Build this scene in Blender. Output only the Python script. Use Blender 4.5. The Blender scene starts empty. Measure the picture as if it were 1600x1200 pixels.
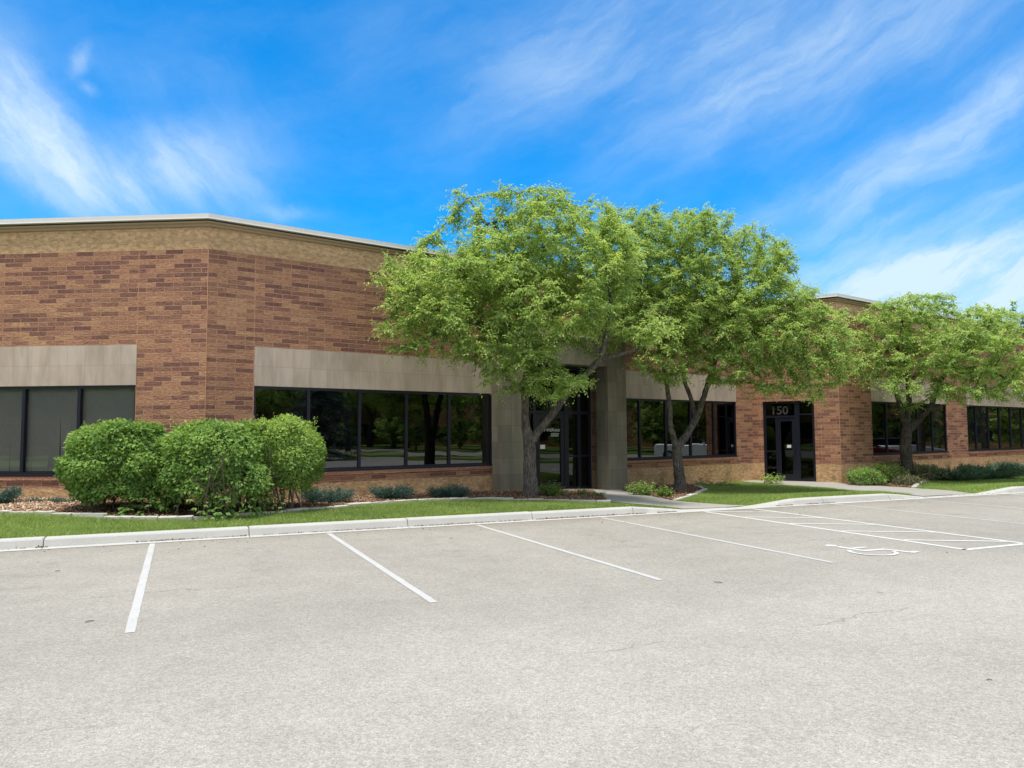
import bpy, bmesh, math, random
import numpy as np
from mathutils import Vector, Matrix
rng = np.random.default_rng(7); random.seed(7)
R = math.radians
scene = bpy.context.scene
COL = scene.collection

# ------------------------------------------------------------------ camera
FPX, CX, CY, EYE = 1180.0, 800.0, 600.0, 1.68
ROLL = math.atan(.006)
PITCH = math.atan((681 - .006*522 - 600)*math.cos(ROLL)/FPX)
fw = np.array([0, math.cos(PITCH), math.sin(PITCH)]); r0 = np.array([1., 0, 0]); u0 = np.cross(r0, fw)
RX = math.cos(ROLL)*r0 - math.sin(ROLL)*u0; UX = math.sin(ROLL)*r0 + math.cos(ROLL)*u0
CAM = np.array([0, 0, EYE])
cd = bpy.data.cameras.new('camera'); cam = bpy.data.objects.new('camera', cd); COL.objects.link(cam)
cd.sensor_width = 36; cd.lens = FPX/1600*36; cd.clip_start = .05; cd.clip_end = 3000
cam.matrix_world = Matrix(((RX[0], UX[0], -fw[0], 0), (RX[1], UX[1], -fw[1], 0), (RX[2], UX[2], -fw[2], EYE), (0, 0, 0, 1)))
scene.camera = cam
scene.render.resolution_x = 1024; scene.render.resolution_y = 768
scene.render.engine = 'CYCLES'
scene.view_settings.view_transform = 'Standard'; scene.view_settings.look = 'None'
scene.view_settings.gamma = 1; scene.view_settings.use_curve_mapping = False
scene.view_settings.exposure = 0.8
scene.cycles.max_bounces = 10; scene.cycles.diffuse_bounces = 7; scene.cycles.transparent_max_bounces = 12

SUN_EL, SUN_AZ = 78.0, 205.0      # azimuth measured from +Y towards +X
sd = bpy.data.lights.new('sun', 'SUN'); sun = bpy.data.objects.new('sun', sd); COL.objects.link(sun)
sd.energy = 2.8; sd.angle = R(12.0); sd.color = (1, .955, .88)
sv = Vector((math.sin(R(SUN_AZ))*math.cos(R(SUN_EL)), math.cos(R(SUN_AZ))*math.cos(R(SUN_EL)), math.sin(R(SUN_EL))))
sun.rotation_euler = sv.to_track_quat('Z', 'Y').to_euler()

# ------------------------------------------------------------------ node helper
class NT:
    def __init__(s, tree): s.t = tree; s.n = tree.nodes; s.n.clear()
    def node(s, typ, ins=None, **kw):
        n = s.n.new(typ)
        for k, v in kw.items(): setattr(n, k, v)
        for k, v in (ins or {}).items():
            if isinstance(v, bpy.types.NodeSocket): s.t.links.new(v, n.inputs[k])
            else: n.inputs[k].default_value = v
        return n
    def math(s, op, a, b=None, c=None, clamp=False):
        ins = {0: a}
        if b is not None: ins[1] = b
        if c is not None: ins[2] = c
        return s.node('ShaderNodeMath', ins, operation=op, use_clamp=clamp).outputs[0]
    def mix(s, f, a, b, mode='MIX'):
        n = s.node('ShaderNodeMix', data_type='RGBA', blend_type=mode)
        for i, v in ((0, f), (6, a), (7, b)):
            if isinstance(v, bpy.types.NodeSocket): s.t.links.new(v, n.inputs[i])
            elif i == 0: n.inputs[0].default_value = v
            else: n.inputs[i].default_value = (*v[:3], 1)
        return n.outputs[2]
    def ramp(s, f, stops, interp='LINEAR'):
        n = s.node('ShaderNodeValToRGB', {0: f}); cr = n.color_ramp; cr.interpolation = interp
        while len(cr.elements) < len(stops): cr.elements.new(.5)
        for e, (p, c) in zip(cr.elements, stops):
            e.position = p; e.color = (*c, 1) if not isinstance(c, (int, float)) else (c, c, c, 1)
        return n.outputs[0]
    def noise(s, vec, scale, detail=3, rough=.55, dist=0):
        return s.node('ShaderNodeTexNoise', {'Vector': vec, 'Scale': scale, 'Detail': detail, 'Roughness': rough, 'Distortion': dist})
def lin(r, g, b, k=1.0):
    f = lambda c: ((c/255+.055)/1.055)**2.4 if c > 10 else c/255/12.92
    return (f(r)*k, f(g)*k, f(b)*k)

# ------------------------------------------------------------------ world
w = bpy.data.worlds.new('World'); scene.world = w; w.use_nodes = True
nt = NT(w.node_tree)
sky = nt.node('ShaderNodeTexSky', sky_type='NISHITA', sun_disc=False, sun_elevation=R(SUN_EL), sun_rotation=R(SUN_AZ), air_density=1.0, dust_density=.3, ozone_density=2.2)
tc = nt.node('ShaderNodeTexCoord').outputs['Generated']
sp = nt.node('ShaderNodeSeparateXYZ', {0: tc})
az = nt.math('ARCTAN2', sp.outputs[0], sp.outputs[1]); el = nt.math('ARCSINE', sp.outputs[2])
ae0 = nt.node('ShaderNodeCombineXYZ', {0: az, 1: el, 2: 0.0}).outputs[0]
wn = nt.noise(ae0, 5.0, 7, .62).outputs['Color']
wv = nt.node('ShaderNodeVectorMath', {0: wn, 1: (.5, .5, .5)}, operation='SUBTRACT').outputs[0]
wv2 = nt.node('ShaderNodeVectorMath', {0: wv, 1: (.10, .075, 0)}, operation='MULTIPLY').outputs[0]
ae = nt.node('ShaderNodeVectorMath', {0: ae0, 1: wv2}, operation='ADD').outputs[0]
def pxae(x, y):
    d = (x-CX)/FPX*RX - (y-CY)/FPX*UX + fw; d = d/np.linalg.norm(d)
    return math.atan2(d[0], d[1]), math.asin(d[2])
def stroke(x, y, th, L, W, amp):
    a, e = pxae(x, y)
    m = nt.node('ShaderNodeMapping', {'Vector': ae, 'Location': (a, e, 0), 'Rotation': (0, 0, R(th)), 'Scale': (L/FPX, W/FPX, 1)}, vector_type='TEXTURE').outputs[0]
    l = nt.node('ShaderNodeVectorMath', {0: m, 1: m}, operation='DOT_PRODUCT').outputs['Value']
    ex = nt.math('EXPONENT', nt.math('MULTIPLY', l, -1.0))
    return nt.math('MULTIPLY', ex, amp)
def streaks(th, sl, sw, lo, hi, seed):
    m = nt.node('ShaderNodeMapping', {'Vector': ae, 'Location': (seed, seed*.7, 0), 'Rotation': (0, 0, R(-th))}, vector_type='POINT').outputs[0]
    m2 = nt.node('ShaderNodeVectorMath', {0: m, 1: (sl, sw, 1)}, operation='MULTIPLY').outputs[0]
    n = nt.noise(m2, 1.0, 11, .64, .15).outputs['Fac']
    return nt.node('ShaderNodeMapRange', {0: n, 1: lo, 2: hi}, interpolation_type='SMOOTHSTEP').outputs[0]
def add(l):
    r = l[0]
    for q in l[1:]: r = nt.math('ADD', r, q)
    return r
left = add([stroke(20, 130, -62, 110, 45, .75), stroke(85, 195, -50, 90, 30, .75), stroke(150, 285, -35, 130, 38, .8), stroke(40, 250, -40, 110, 28, .7), stroke(210, 300, 15, 110, 34, .6),
            stroke(290, 255, 20, 120, 62, .75), stroke(350, 300, -20, 110, 45, .5), stroke(132, 95, 70, 22, 10, .6), stroke(150, 140, 0, 14, 8, .5), stroke(260, 115, 0, 120, 30, .25), stroke(450, 340, 0, 40, 10, .45), stroke(10, 190, -55, 90, 60, .35)])
right = add([stroke(900, 60, 30, 230, 70, .62), stroke(1150, 30, 12, 260, 55, .6), stroke(1250, 90, 24, 240, 42, .7), stroke(1450, 50, 20, 230, 60, .7), stroke(1130, 150, 50, 110, 40, .38),
             stroke(1250, 330, 24, 170, 42, .6), stroke(1430, 250, 30, 170, 36, .75), stroke(1560, 180, 35, 120, 40, .7), stroke(1420, 335, 16, 130, 16, .45), stroke(1560, 310, 18, 90, 14, .5),
             stroke(1500, 430, 8, 230, 60, 1.3), stroke(1640, 470, 0, 240, 85, 1.5), stroke(1330, 440, 5, 140, 36, .8), stroke(1000, 190, 40, 180, 60, .25), stroke(620, 60, 20, 130, 60, .25)])
s1 = streaks(-48, 6, 19, .30, .72, 3.1); s2 = streaks(24, 6, 26, .32, .72, 7.7); s3 = streaks(10, 3, 7, .35, .75, 1.3)
f1 = nt.math('MULTIPLY', left, nt.math('MULTIPLY_ADD', s1, .33, .20)); f2 = nt.math('MULTIPLY', right, nt.math('MULTIPLY_ADD', s2, .31, .20))
veil = nt.math('MULTIPLY', s3, .10)
front = nt.math('ADD', nt.math('ADD', f1, f2), veil)
# unseen cloud added behind, above and beside the viewpoint as neutral fill light
back = nt.node('ShaderNodeMapRange', {0: sp.outputs[1], 1: .25, 2: -.35, 3: 0.0, 4: .85}, interpolation_type='SMOOTHSTEP').outputs[0]
top = nt.node('ShaderNodeMapRange', {0: sp.outputs[2], 1: .60, 2: .85, 3: 0.0, 4: .72}, interpolation_type='SMOOTHSTEP').outputs[0]
sides = nt.node('ShaderNodeMapRange', {0: nt.math('ABSOLUTE', sp.outputs[0]), 1: .62, 2: .85, 3: 0.0, 4: .6}, interpolation_type='SMOOTHSTEP').outputs[0]
cover = nt.math('MAXIMUM', nt.math('MAXIMUM', back, top), sides)
cover = nt.math('MULTIPLY', cover, nt.math('MULTIPLY_ADD', s3, .5, .65))
fac = nt.math('MINIMUM', nt.math('MAXIMUM', front, cover), .93)
blue = nt.mix(1.0, sky.outputs[0], (.022, .80, 1.33), 'MULTIPLY')
cloud = nt.mix(fac, blue, nt.mix(back, (4.3, 5.3, 6.0), (8.6, 8.35, 8.0)))
bg = nt.node('ShaderNodeBackground', {0: cloud, 1: .10})
nt.t.links.new(bg.outputs[0], nt.node('ShaderNodeOutputWorld').inputs[0])

# ------------------------------------------------------------------ object helpers
def link(o, parent=None):
    COL.objects.link(o)
    if parent is not None: o.parent = parent
    return o
def tag(o, label=None, cat=None, group=None, kind=None):
    if label: o['label'] = label
    if cat: o['category'] = cat
    if group: o['group'] = group
    if kind: o['kind'] = kind
    return o
def empty(name, loc, label, cat, group=None):
    o = bpy.data.objects.new(name, None); o.location = loc; o.empty_display_size = .3
    link(o); return tag(o, label, cat, group)
def rawmesh(name, V, Fc, mat, uv=None, tint=None, smooth=False):
    """V (n,3) array, Fc (m,k) int array with constant k"""
    V = np.asarray(V, np.float32); Fc = np.asarray(Fc, np.int32); m, k = Fc.shape
    me = bpy.data.meshes.new(name)
    me.vertices.add(len(V)); me.vertices.foreach_set('co', V.ravel())
    me.loops.add(m*k); me.loops.foreach_set('vertex_index', Fc.ravel())
    me.polygons.add(m); me.polygons.foreach_set('loop_start', np.arange(m, dtype=np.int32)*k)
    if smooth: me.polygons.foreach_set('use_smooth', np.ones(m, bool))
    me.update(calc_edges=True)
    if uv is not None:
        l = me.uv_layers.new(name='UVMap'); l.data.foreach_set('uv', np.asarray(uv, np.float32).ravel())
    if tint is not None:
        a = me.attributes.new('tint', 'FLOAT', 'POINT'); a.data.foreach_set('value', np.asarray(tint, np.float32))
    if mat: me.materials.append(mat)
    return me
class MB:
    def __init__(s): s.v = []; s.f = []; s.uv = []; s.sm = []
    def face(s, pts, uv=None, smooth=False):
        i = len(s.v); s.v += [tuple(map(float, p)) for p in pts]; s.f.append(tuple(range(i, i+len(pts))))
        s.uv.append(uv or [(p[0], p[1]) for p in pts]); s.sm.append(smooth)
    def build(s, name, mat, parent=None, merge=False):
        me = bpy.data.meshes.new(name); me.from_pydata(s.v, [], s.f)
        l = me.uv_layers.new(name='UVMap'); flat = [c for f in s.uv for p in f for c in p[:2]]
        l.data.foreach_set('uv', flat)
        me.polygons.foreach_set('use_smooth', s.sm)
        me.materials.append(mat)
        if merge:
            b = bmesh.new(); b.from_mesh(me); bmesh.ops.remove_doubles(b, verts=b.verts, dist=1e-4); bmesh.ops.recalc_face_normals(b, faces=b.faces); b.to_mesh(me); b.free()
        o = bpy.data.objects.new(name, me)
        return link(o, parent)
    def tube(s, pts, rad, n=8, cap=True, smooth=True):
        pts = [Vector(p) for p in pts]
        if not hasattr(rad, '__len__'): rad = [rad]*len(pts)
        rings = []; up = None; L = 0
        for i, p in enumerate(pts):
            d = (pts[min(i+1, len(pts)-1)]-pts[max(i-1, 0)]).normalized()
            if up is None: up = d.orthogonal().normalized()
            up = (up-d*up.dot(d)).normalized(); b = d.cross(up)
            rings.append([p+(up*math.cos(2*math.pi*k/n)+b*math.sin(2*math.pi*k/n))*rad[i] for k in range(n)])
        for i in range(len(rings)-1):
            dl = (pts[i+1]-pts[i]).length
            for k in range(n):
                k2 = (k+1) % n; c = 2*math.pi*rad[i]/n
                s.face([rings[i][k], rings[i][k2], rings[i+1][k2], rings[i+1][k]], [(k*c, L), ((k+1)*c, L), ((k+1)*c, L+dl), (k*c, L+dl)], smooth)
            L += dl
        if cap: s.face(rings[0][::-1]); s.face(rings[-1])
class Frame:
    """wall frame: s along, o outward, z up"""
    def __init__(s, P, d, n=None):
        s.P = np.array([P[0], P[1], 0.]); s.d = np.array([d[0], d[1], 0.]); s.d /= np.linalg.norm(s.d)
        s.n = np.array([s.d[1], -s.d[0], 0.])
    def pt(s, a, o, z): return s.P + s.d*a + s.n*o + np.array([0, 0, z])
    def box(s, mb, a0, a1, o0, o1, z0, z1, skip=''):
        p = s.pt
        if 'f' not in skip: mb.face([p(a0, o1, z0), p(a1, o1, z0), p(a1, o1, z1), p(a0, o1, z1)], [(a0, z0), (a1, z0), (a1, z1), (a0, z1)])
        if 'b' not in skip: mb.face([p(a1, o0, z0), p(a0, o0, z0), p(a0, o0, z1), p(a1, o0, z1)], [(a1, z0), (a0, z0), (a0, z1), (a1, z1)])
        if 'l' not in skip: mb.face([p(a0, o0, z0), p(a0, o1, z0), p(a0, o1, z1), p(a0, o0, z1)], [(a0+o0, z0), (a0+o1, z0), (a0+o1, z1), (a0+o0, z1)])
        if 'r' not in skip: mb.face([p(a1, o1, z0), p(a1, o0, z0), p(a1, o0, z1), p(a1, o1, z1)], [(a1+o1, z0), (a1+o0, z0), (a1+o0, z1), (a1+o1, z1)])
        if 't' not in skip: mb.face([p(a0, o1, z1), p(a1, o1, z1), p(a1, o0, z1), p(a0, o0, z1)], [(a0, o1), (a1, o1), (a1, o0), (a0, o0)])
        if 'u' not in skip: mb.face([p(a0, o0, z0), p(a1, o0, z0), p(a1, o1, z0), p(a0, o1, z0)], [(a0, o0), (a1, o0), (a1, o1), (a0, o1)])

# ------------------------------------------------------------------ site frame (u along the kerb, v away from the viewer)
KA = R(23.7); KU = np.array([math.cos(KA), math.sin(KA)]); KV = np.array([-KU[1], KU[0]])
def xy(u, v): return u*KU + v*KV
def uv_of(x, y): return x*KU[0]+y*KU[1], x*KV[0]+y*KV[1]
def sst(t): t = np.clip(t, 0, 1); return t*t*(3-2*t)
def kerb_h(u): return np.interp(u, [-60, 8.7, 10.2, 11.6, 13.1, 16.2, 17.5, 19.4, 20.9, 60], [1, 1, .06, .06, 1, 1, .06, .06, 1, 1])
def ground(u, v):
    zk = .15*kerb_h(u)
    zb = np.interp(u, [-8, -3, 8, 11.6, 19, 26, 40], [.36, .33, .15, .0, -.05, -.03, 0.])
    t = sst((np.asarray(v)-13.65)/2.6)
    return zk*(1-t)+zb*t
def gz(x, y): return float(ground(*uv_of(x, y)))
def ray(x, y): return (x-CX)/FPX*RX - (y-CY)/FPX*UX + fw
def gp(x, y, flat=None):
    d = ray(x, y); z = .1 if flat is None else flat
    for _ in range(1 if flat is not None else 12):
        p = CAM + d*(z-EYE)/d[2]
        if flat is None: z = gz(p[0], p[1])
    return p
def at(x, y, Y):
    d = ray(x, y); return CAM + d*(Y/d[1])

# ------------------------------------------------------------------ materials
def mat(name):
    m = bpy.data.materials.new(name); m.use_nodes = True; n = NT(m.node_tree)
    n.out = n.node('ShaderNodeOutputMaterial'); return m, n
def finish(n, sh): n.t.links.new(sh, n.out.inputs[0])
def pbsdf(n, col, rough=.8, spec=.3, bump=None, bstr=.3, bdist=.01, **kw):
    ins = {'Base Color': col if isinstance(col, bpy.types.NodeSocket) else (*col, 1), 'Roughness': rough, 'Specular IOR Level': spec}; ins.update(kw)
    if bump is not None:
        ins['Normal'] = n.node('ShaderNodeBump', {'Height': bump, 'Strength': bstr, 'Distance': bdist}).outputs[0]
    return n.node('ShaderNodeBsdfPrincipled', ins).outputs[0]
def plain(name, col, rough=.6, spec=.4, metal=0, var=.06, scale=6):
    m, n = mat(name); g = n.node('ShaderNodeTexCoord').outputs['Object']
    f = n.noise(g, scale, 4).outputs['Fac']
    c = n.mix(f, tuple(x*(1-var*2) for x in col), tuple(min(1, x*(1+var*2)) for x in col))
    finish(n, pbsdf(n, c, rough, spec, f, .1, .005, Metallic=metal)); return m
def brick_mat(name, kind):
    m, n = mat(name)
    uv = n.node('ShaderNodeTexCoord').outputs['UV']
    geo = n.node('ShaderNodeNewGeometry').outputs['Position']
    if kind == 'brick': bw, rh, off, mort = .4064, .1016, .5, .0065
    elif kind == 'block': bw, rh, off, mort = .8128, .24, .5, .005
    elif kind == 'rowlock': bw, rh, off, mort = .30, .2, 0, .006
    else: bw, rh, off, mort = .4064, .435, 0, .003
    uvs = uv
    if kind in ('lime', 'portal'): uvs = n.node('ShaderNodeVectorMath', {0: uv, 1: (.12, .275, 0)}, operation='ADD').outputs[0]
    if kind == 'block': uvs = n.node('ShaderNodeVectorMath', {0: uv, 1: (.12, .125, 0)}, operation='ADD').outputs[0]
    b = n.node('ShaderNodeTexBrick', {'Vector': uvs, 'Color1': (0, 0, 0, 1), 'Color2': (1, 1, 1, 1), 'Mortar': (.5, .5, .5, 1), 'Scale': 1.0, 'Mortar Size': mort, 'Mortar Smooth': .15, 'Bias': 0.0, 'Brick Width': bw, 'Row Height': rh}, offset=off, squash=1.0)
    v = n.node('ShaderNodeSeparateColor', {0: b.outputs['Color']}).outputs[0]
    st = n.node('ShaderNodeVectorMath', {0: uv, 1: (13, 27, 1) if kind != 'block' else (8, 13, 1)}, operation='MULTIPLY').outputs[0]
    coarse = n.noise(st, 1.0, 5, .65, .4).outputs['Fac']; fine = n.noise(uv, 90, 4, .7).outputs['Fac']; big = n.noise(geo, .55, 3).outputs['Fac']
    cf = n.ramp(coarse, [(.36, 0.), (.64, 1.)])
    k = 1/.78
    if kind == 'brick':
        col = n.ramp(v, [(0, lin(106, 75, 66, k)), (.20, lin(116, 82, 70, k)), (.36, lin(128, 93, 76, k)), (.52, lin(139, 101, 81, k)), (.70, lin(147, 108, 84, k)), (.84, lin(153, 115, 89, k)), (.93, lin(156, 120, 91, k)), (1, lin(149, 106, 87, k))])
        mc = lin(168, 137, 118, k)
    elif kind == 'block':
        col = n.ramp(v, [(0, lin(163, 134, 101, k)), (.5, lin(167, 138, 105, k)), (1, lin(171, 142, 109, k))]); mc = lin(176, 152, 120, k)
    elif kind == 'rowlock':
        col = n.ramp(v, [(0, lin(146, 106, 86, k)), (1, lin(160, 118, 94, k))]); mc = lin(180, 144, 122, k)
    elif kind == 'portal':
        col = n.ramp(v, [(0, lin(108, 103, 90, k)), (1, lin(122, 116, 101, k))]); mc = lin(78, 73, 64, k)  # same limestone toned darker: the tree's shade is put into the colour
    else:
        col = n.ramp(v, [(0, lin(168, 152, 138, k)), (1, lin(173, 158, 144, k))]); mc = lin(138, 124, 112, k)
    if kind in ('brick', 'block', 'rowlock'):
        dark = n.mix(1.0, col, (.78, .73, .70), 'MULTIPLY'); lite = n.mix(1.0, col, (1.30, 1.28, 1.22), 'MULTIPLY')
        col = n.mix(cf, dark, lite)
        ff = n.ramp(fine, [(.3, .80), (.7, 1.30)]); col = n.mix(1.0, col, ff, 'MULTIPLY')
    else:
        vs = n.node('ShaderNodeVectorMath', {0: uv, 1: (3.2, .7, 1)}, operation='MULTIPLY').outputs[0]
        st2 = n.noise(vs, 1.0, 5, .6).outputs['Fac']
        col = n.mix(1.0, col, n.ramp(st2, [(.32, (.76, .75, .72)), (.6, (1.03, 1.02, 1.01))]), 'MULTIPLY')
        col = n.mix(1.0, col, n.ramp(fine, [(.3, .93), (.7, 1.05)]), 'MULTIPLY')
    col = n.mix(1.0, col, n.ramp(big, [(.3, .92), (.7, 1.08)]), 'MULTIPLY')
    # splash-back dirt and damp blotches low on the wall: a stain with its own shape
    z = n.node('ShaderNodeSeparateXYZ', {0: geo}).outputs[2]
    dn = n.noise(geo, 2.2, 5, .6).outputs['Fac']
    if kind == 'block':
        low = n.node('ShaderNodeMapRange', {0: z, 1: .75, 2: .1, 3: 0.0, 4: 1.0}).outputs[0]
        dirt = n.math('MULTIPLY', low, n.ramp(dn, [(.48, 0.), (.66, 1.)]))
        col = n.mix(n.math('MULTIPLY', dirt, .6), col, lin(70, 52, 38))
    col = n.mix(b.outputs['Fac'], col, mc)
    h = n.math('SUBTRACT', n.math('ADD', n.math('MULTIPLY', coarse, 1.3 if kind not in ('lime', 'portal') else .08), n.math('MULTIPLY', fine, .35)), n.math('MULTIPLY', b.outputs['Fac'], .5))
    finish(n, pbsdf(n, col, .92, .15, h, .95 if kind not in ('lime', 'portal') else .35, .03 if kind not in ('lime', 'portal') else .008)); return m
M = {}
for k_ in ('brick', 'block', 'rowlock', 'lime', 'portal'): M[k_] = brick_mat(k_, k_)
M['coping'] = plain('coping_metal', (.66, .63, .58), .75, .15, 0, .03)
M['trim'] = plain('trim_paint', lin(138, 118, 92, 1.2), .7, .25, 0, .05, 3)
M['trim_dark'] = plain('trim_dark', lin(74, 60, 46), .8, .2)
M['frame'] = plain('window_frame', (.009, .009, .020), .4, .4)
M['sealant'] = plain('joint_sealant', lin(176, 132, 104, 1.2), .9, .1)
M['interior'] = plain('interior', (.10, .095, .09), .9, .1)
M['carpet'] = plain('carpet', (.03, .03, .03), .95, .1)
M['patch'] = plain('hole_filler', (.50, .47, .43), .9, .1)
M['white'] = plain('white_paint', (.75, .75, .72), .7, .2)
M['vinyl'] = plain('vinyl_letters', (.55, .56, .58), .5, .3)
M['number'] = plain('number_vinyl', (.075, .07, .07), .6, .3)
M['metal'] = plain('dark_metal', (.06, .06, .07), .3, .5, .8)
M['roofing'] = plain('roofing', (.2, .2, .2), .9, .1)
def glass(name, tint=(.30, .32, .33), refl=1.1):
    m, n = mat(name)
    fr = n.node('ShaderNodeFresnel', {'IOR': 1.55}).outputs[0]
    f = n.math('MULTIPLY_ADD', fr, refl, .06*refl, clamp=True)
    g = n.node('ShaderNodeTexCoord').outputs['Object']
    wob = n.noise(g, .7, 2).outputs['Fac']
    nr = n.node('ShaderNodeBump', {'Height': wob, 'Strength': .04, 'Distance': .05}).outputs[0]
    gl = n.node('ShaderNodeBsdfGlossy', {'Color': (.85, .92, .95, 1), 'Roughness': .004, 'Normal': nr}).outputs[0]
    tr = n.node('ShaderNodeBsdfTransparent', {'Color': (*tint, 1)}).outputs[0]
    finish(n, n.node('ShaderNodeMixShader', {0: f, 1: tr, 2: gl}).outputs[0]); return m
M['glass'] = glass('tinted_glass'); M['glass_clear'] = glass('clear_glass', (.80, .81, .79), .7)
M['glass_door'] = glass('door_glass', (.1, .1, .11), .35)
M['glass_portal'] = glass('portal_glass', (.1, .1, .11), .7)
M['glass_dark'] = glass('dark_glass', (.12, .13, .14))
m, n = mat('blind_fabric'); uvn = n.node('ShaderNodeTexCoord').outputs['UV']
fz = n.noise(n.node('ShaderNodeVectorMath', {0: uvn, 1: (60, 6, 1)}, operation='MULTIPLY').outputs[0], 1, 4).outputs['Fac']
finish(n, pbsdf(n, n.mix(fz, (.27, .27, .25), (.39, .385, .355)), .9, .1, fz, .2, .003)); M['blind'] = m
def concrete(name, c, sc=1.0):
    m, n = mat(name); g = n.node('ShaderNodeNewGeometry').outputs['Position']
    a = n.noise(g, 1.6*sc, 5, .6).outputs['Fac']; f = n.noise(g, 60, 4, .7).outputs['Fac']
    st = n.noise(g, 7*sc, 4, .6).outputs['Fac']
    col = n.mix(a, tuple(x*.84 for x in c), tuple(min(.9, x*1.12) for x in c))
    col = n.mix(1.0, col, n.ramp(f, [(.3, .86), (.7, 1.08)]), 'MULTIPLY')
    col = n.mix(n.ramp(st, [(.62, 0.), (.75, .35)]), col, tuple(x*.55 for x in c))
    finish(n, pbsdf(n, col, .9, .2, n.math('ADD', f, a), .35, .006)); return m
M['kerb'] = concrete('kerb_concrete', (.47, .455, .42)); M['walk'] = concrete('path_concrete', (.34, .32, .28)); M['stone'] = concrete('edging_concrete', (.50, .48, .42), 3)
def asphalt():
    m, n = mat('asphalt'); g = n.node('ShaderNodeNewGeometry').outputs['Position']
    v = n.node('ShaderNodeTexVoronoi', {'Vector': g, 'Scale': 135.0}, feature='F1')
    vc = n.node('ShaderNodeSeparateColor', {0: v.outputs['Color']}).outputs[0]
    v2 = n.node('ShaderNodeTexVoronoi', {'Vector': g, 'Scale': 60.0}, feature='F1')
    vc2 = n.node('ShaderNodeSeparateColor', {0: v2.outputs['Color']}).outputs[0]
    sp_ = n.ramp(vc, [(0, lin(142, 136, 128)), (.25, lin(158, 153, 145)), (.6, lin(167, 162, 154)), (.85, lin(177, 172, 164)), (1, lin(196, 192, 184))])
    sp_ = n.mix(.30, sp_, n.ramp(vc2, [(0, lin(128, 122, 115)), (.5, lin(164, 159, 151)), (1, lin(190, 186, 178))]))
    big = n.noise(g, .30, 4, .55).outputs['Fac']; mid = n.noise(g, 1.9, 5, .6).outputs['Fac']; mot = n.noise(g, 14, 3, .6).outputs['Fac']
    col = n.mix(1.0, sp_, n.ramp(big, [(.3, (.875, .86, .83)), (.7, (1.02, 1.0, .965))]), 'MULTIPLY')
    col = n.mix(1.0, col, n.ramp(mid, [(.3, .93), (.7, 1.05)]), 'MULTIPLY')
    col = n.mix(1.0, col, n.ramp(mot, [(.3, .93), (.7, 1.06)]), 'MULTIPLY')
    # older, greyer paving under the stalls next to the kerb (v > ~7.6), ragged seam
    s = n.node('ShaderNodeSeparateXYZ', {0: g})
    vv = n.math('ADD', n.math('MULTIPLY', s.outputs[0], float(KV[0])), n.math('MULTIPLY', s.outputs[1], float(KV[1])))
    uu = n.math('ADD', n.math('MULTIPLY', s.outputs[0], float(KU[0])), n.math('MULTIPLY', s.outputs[1], float(KU[1])))
    vj = n.math('ADD', vv, n.math('MULTIPLY', n.math('SUBTRACT', mid, .5), .5))
    old = n.node('ShaderNodeMapRange', {0: vj, 1: 5.2, 2: 7.4, 3: 0.0, 4: 1.0}, interpolation_type='SMOOTHSTEP').outputs[0]
    col = n.mix(old, col, n.mix(1.0, col, (.88, .88, .87), 'MULTIPLY'))
    gut = n.node('ShaderNodeMapRange', {0: vj, 1: 12.3, 2: 13.4, 3: 0.0, 4: 1.0}, interpolation_type='SMOOTHSTEP').outputs[0]
    col = n.mix(gut, col, n.mix(1.0, col, (.86, .85, .83), 'MULTIPLY'))
    # long hairline cracks running roughly along the lot
    cn = n.noise(g, .8, 5, .65).outputs['Fac']
    for c0, sl in ((5.15, .0), (9.1, .012), (11.9, -.01)):
        dd = n.math('ABSOLUTE', n.math('SUBTRACT', n.math('ADD', n.math('ADD', vv, n.math('MULTIPLY', uu, sl)), n.math('MULTIPLY', n.math('SUBTRACT', cn, .5), .9)), c0))
        ck = n.node('ShaderNodeMapRange', {0: dd, 1: .004, 2: .02, 3: 1.0, 4: 0.0}).outputs[0]
        gate = n.ramp(n.noise(g, .45, 2).outputs['Fac'], [(.5, 0.), (.6, .4)])
        col = n.mix(n.math('MULTIPLY', ck, gate), col, (.07, .065, .06))
    bay = n.math('ABSOLUTE', n.math('SUBTRACT', n.math('FRACT', n.math('DIVIDE', n.math('ADD', uu, .36), 2.705)), .5))
    lane = n.node('ShaderNodeMapRange', {0: bay, 1: .17, 2: .05, 3: 0.0, 4: 1.0}, interpolation_type='SMOOTHSTEP').outputs[0]
    inb = n.node('ShaderNodeMapRange', {0: n.math('ABSOLUTE', n.math('SUBTRACT', vv, 10.9)), 1: 2.2, 2: 1.0, 3: 0.0, 4: 1.0}, interpolation_type='SMOOTHSTEP').outputs[0]
    spl = n.ramp(n.noise(g, 3.4, 5, .7).outputs['Fac'], [(.5, 0.), (.68, .34)])
    col = n.mix(n.math('MULTIPLY', n.math('MULTIPLY', lane, inb), spl), col, (.13, .12, .11))
    h = n.math('ADD', n.math('MULTIPLY', v.outputs['Distance'], -.5), n.math('MULTIPLY', vc, .35))
    finish(n, pbsdf(n, col, .9, .2, h, .55, .006)); return m
M['asphalt'] = asphalt()
for nm_, c_, wr_ in (('road_paint', (.50, .49, .465), .65), ('newer_road_paint', (.64, .63, .60), .5)):
  m, n = mat(nm_); g = n.node('ShaderNodeNewGeometry').outputs['Position']
  f = n.noise(g, 45, 5, .75).outputs['Fac']; f2 = n.noise(g, 3, 3).outputs['Fac']
  col = n.mix(n.ramp(n.math('ADD', f, n.math('MULTIPLY', f2, .35)), [(.54, 0.), (.80, wr_)]), c_, (.37, .355, .335))
  finish(n, pbsdf(n, col, .8, .2, f, .4, .004)); M[nm_] = m
M['paint'] = M['road_paint']
m, n = mat('soil'); g = n.node('ShaderNodeNewGeometry').outputs['Position']
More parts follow.
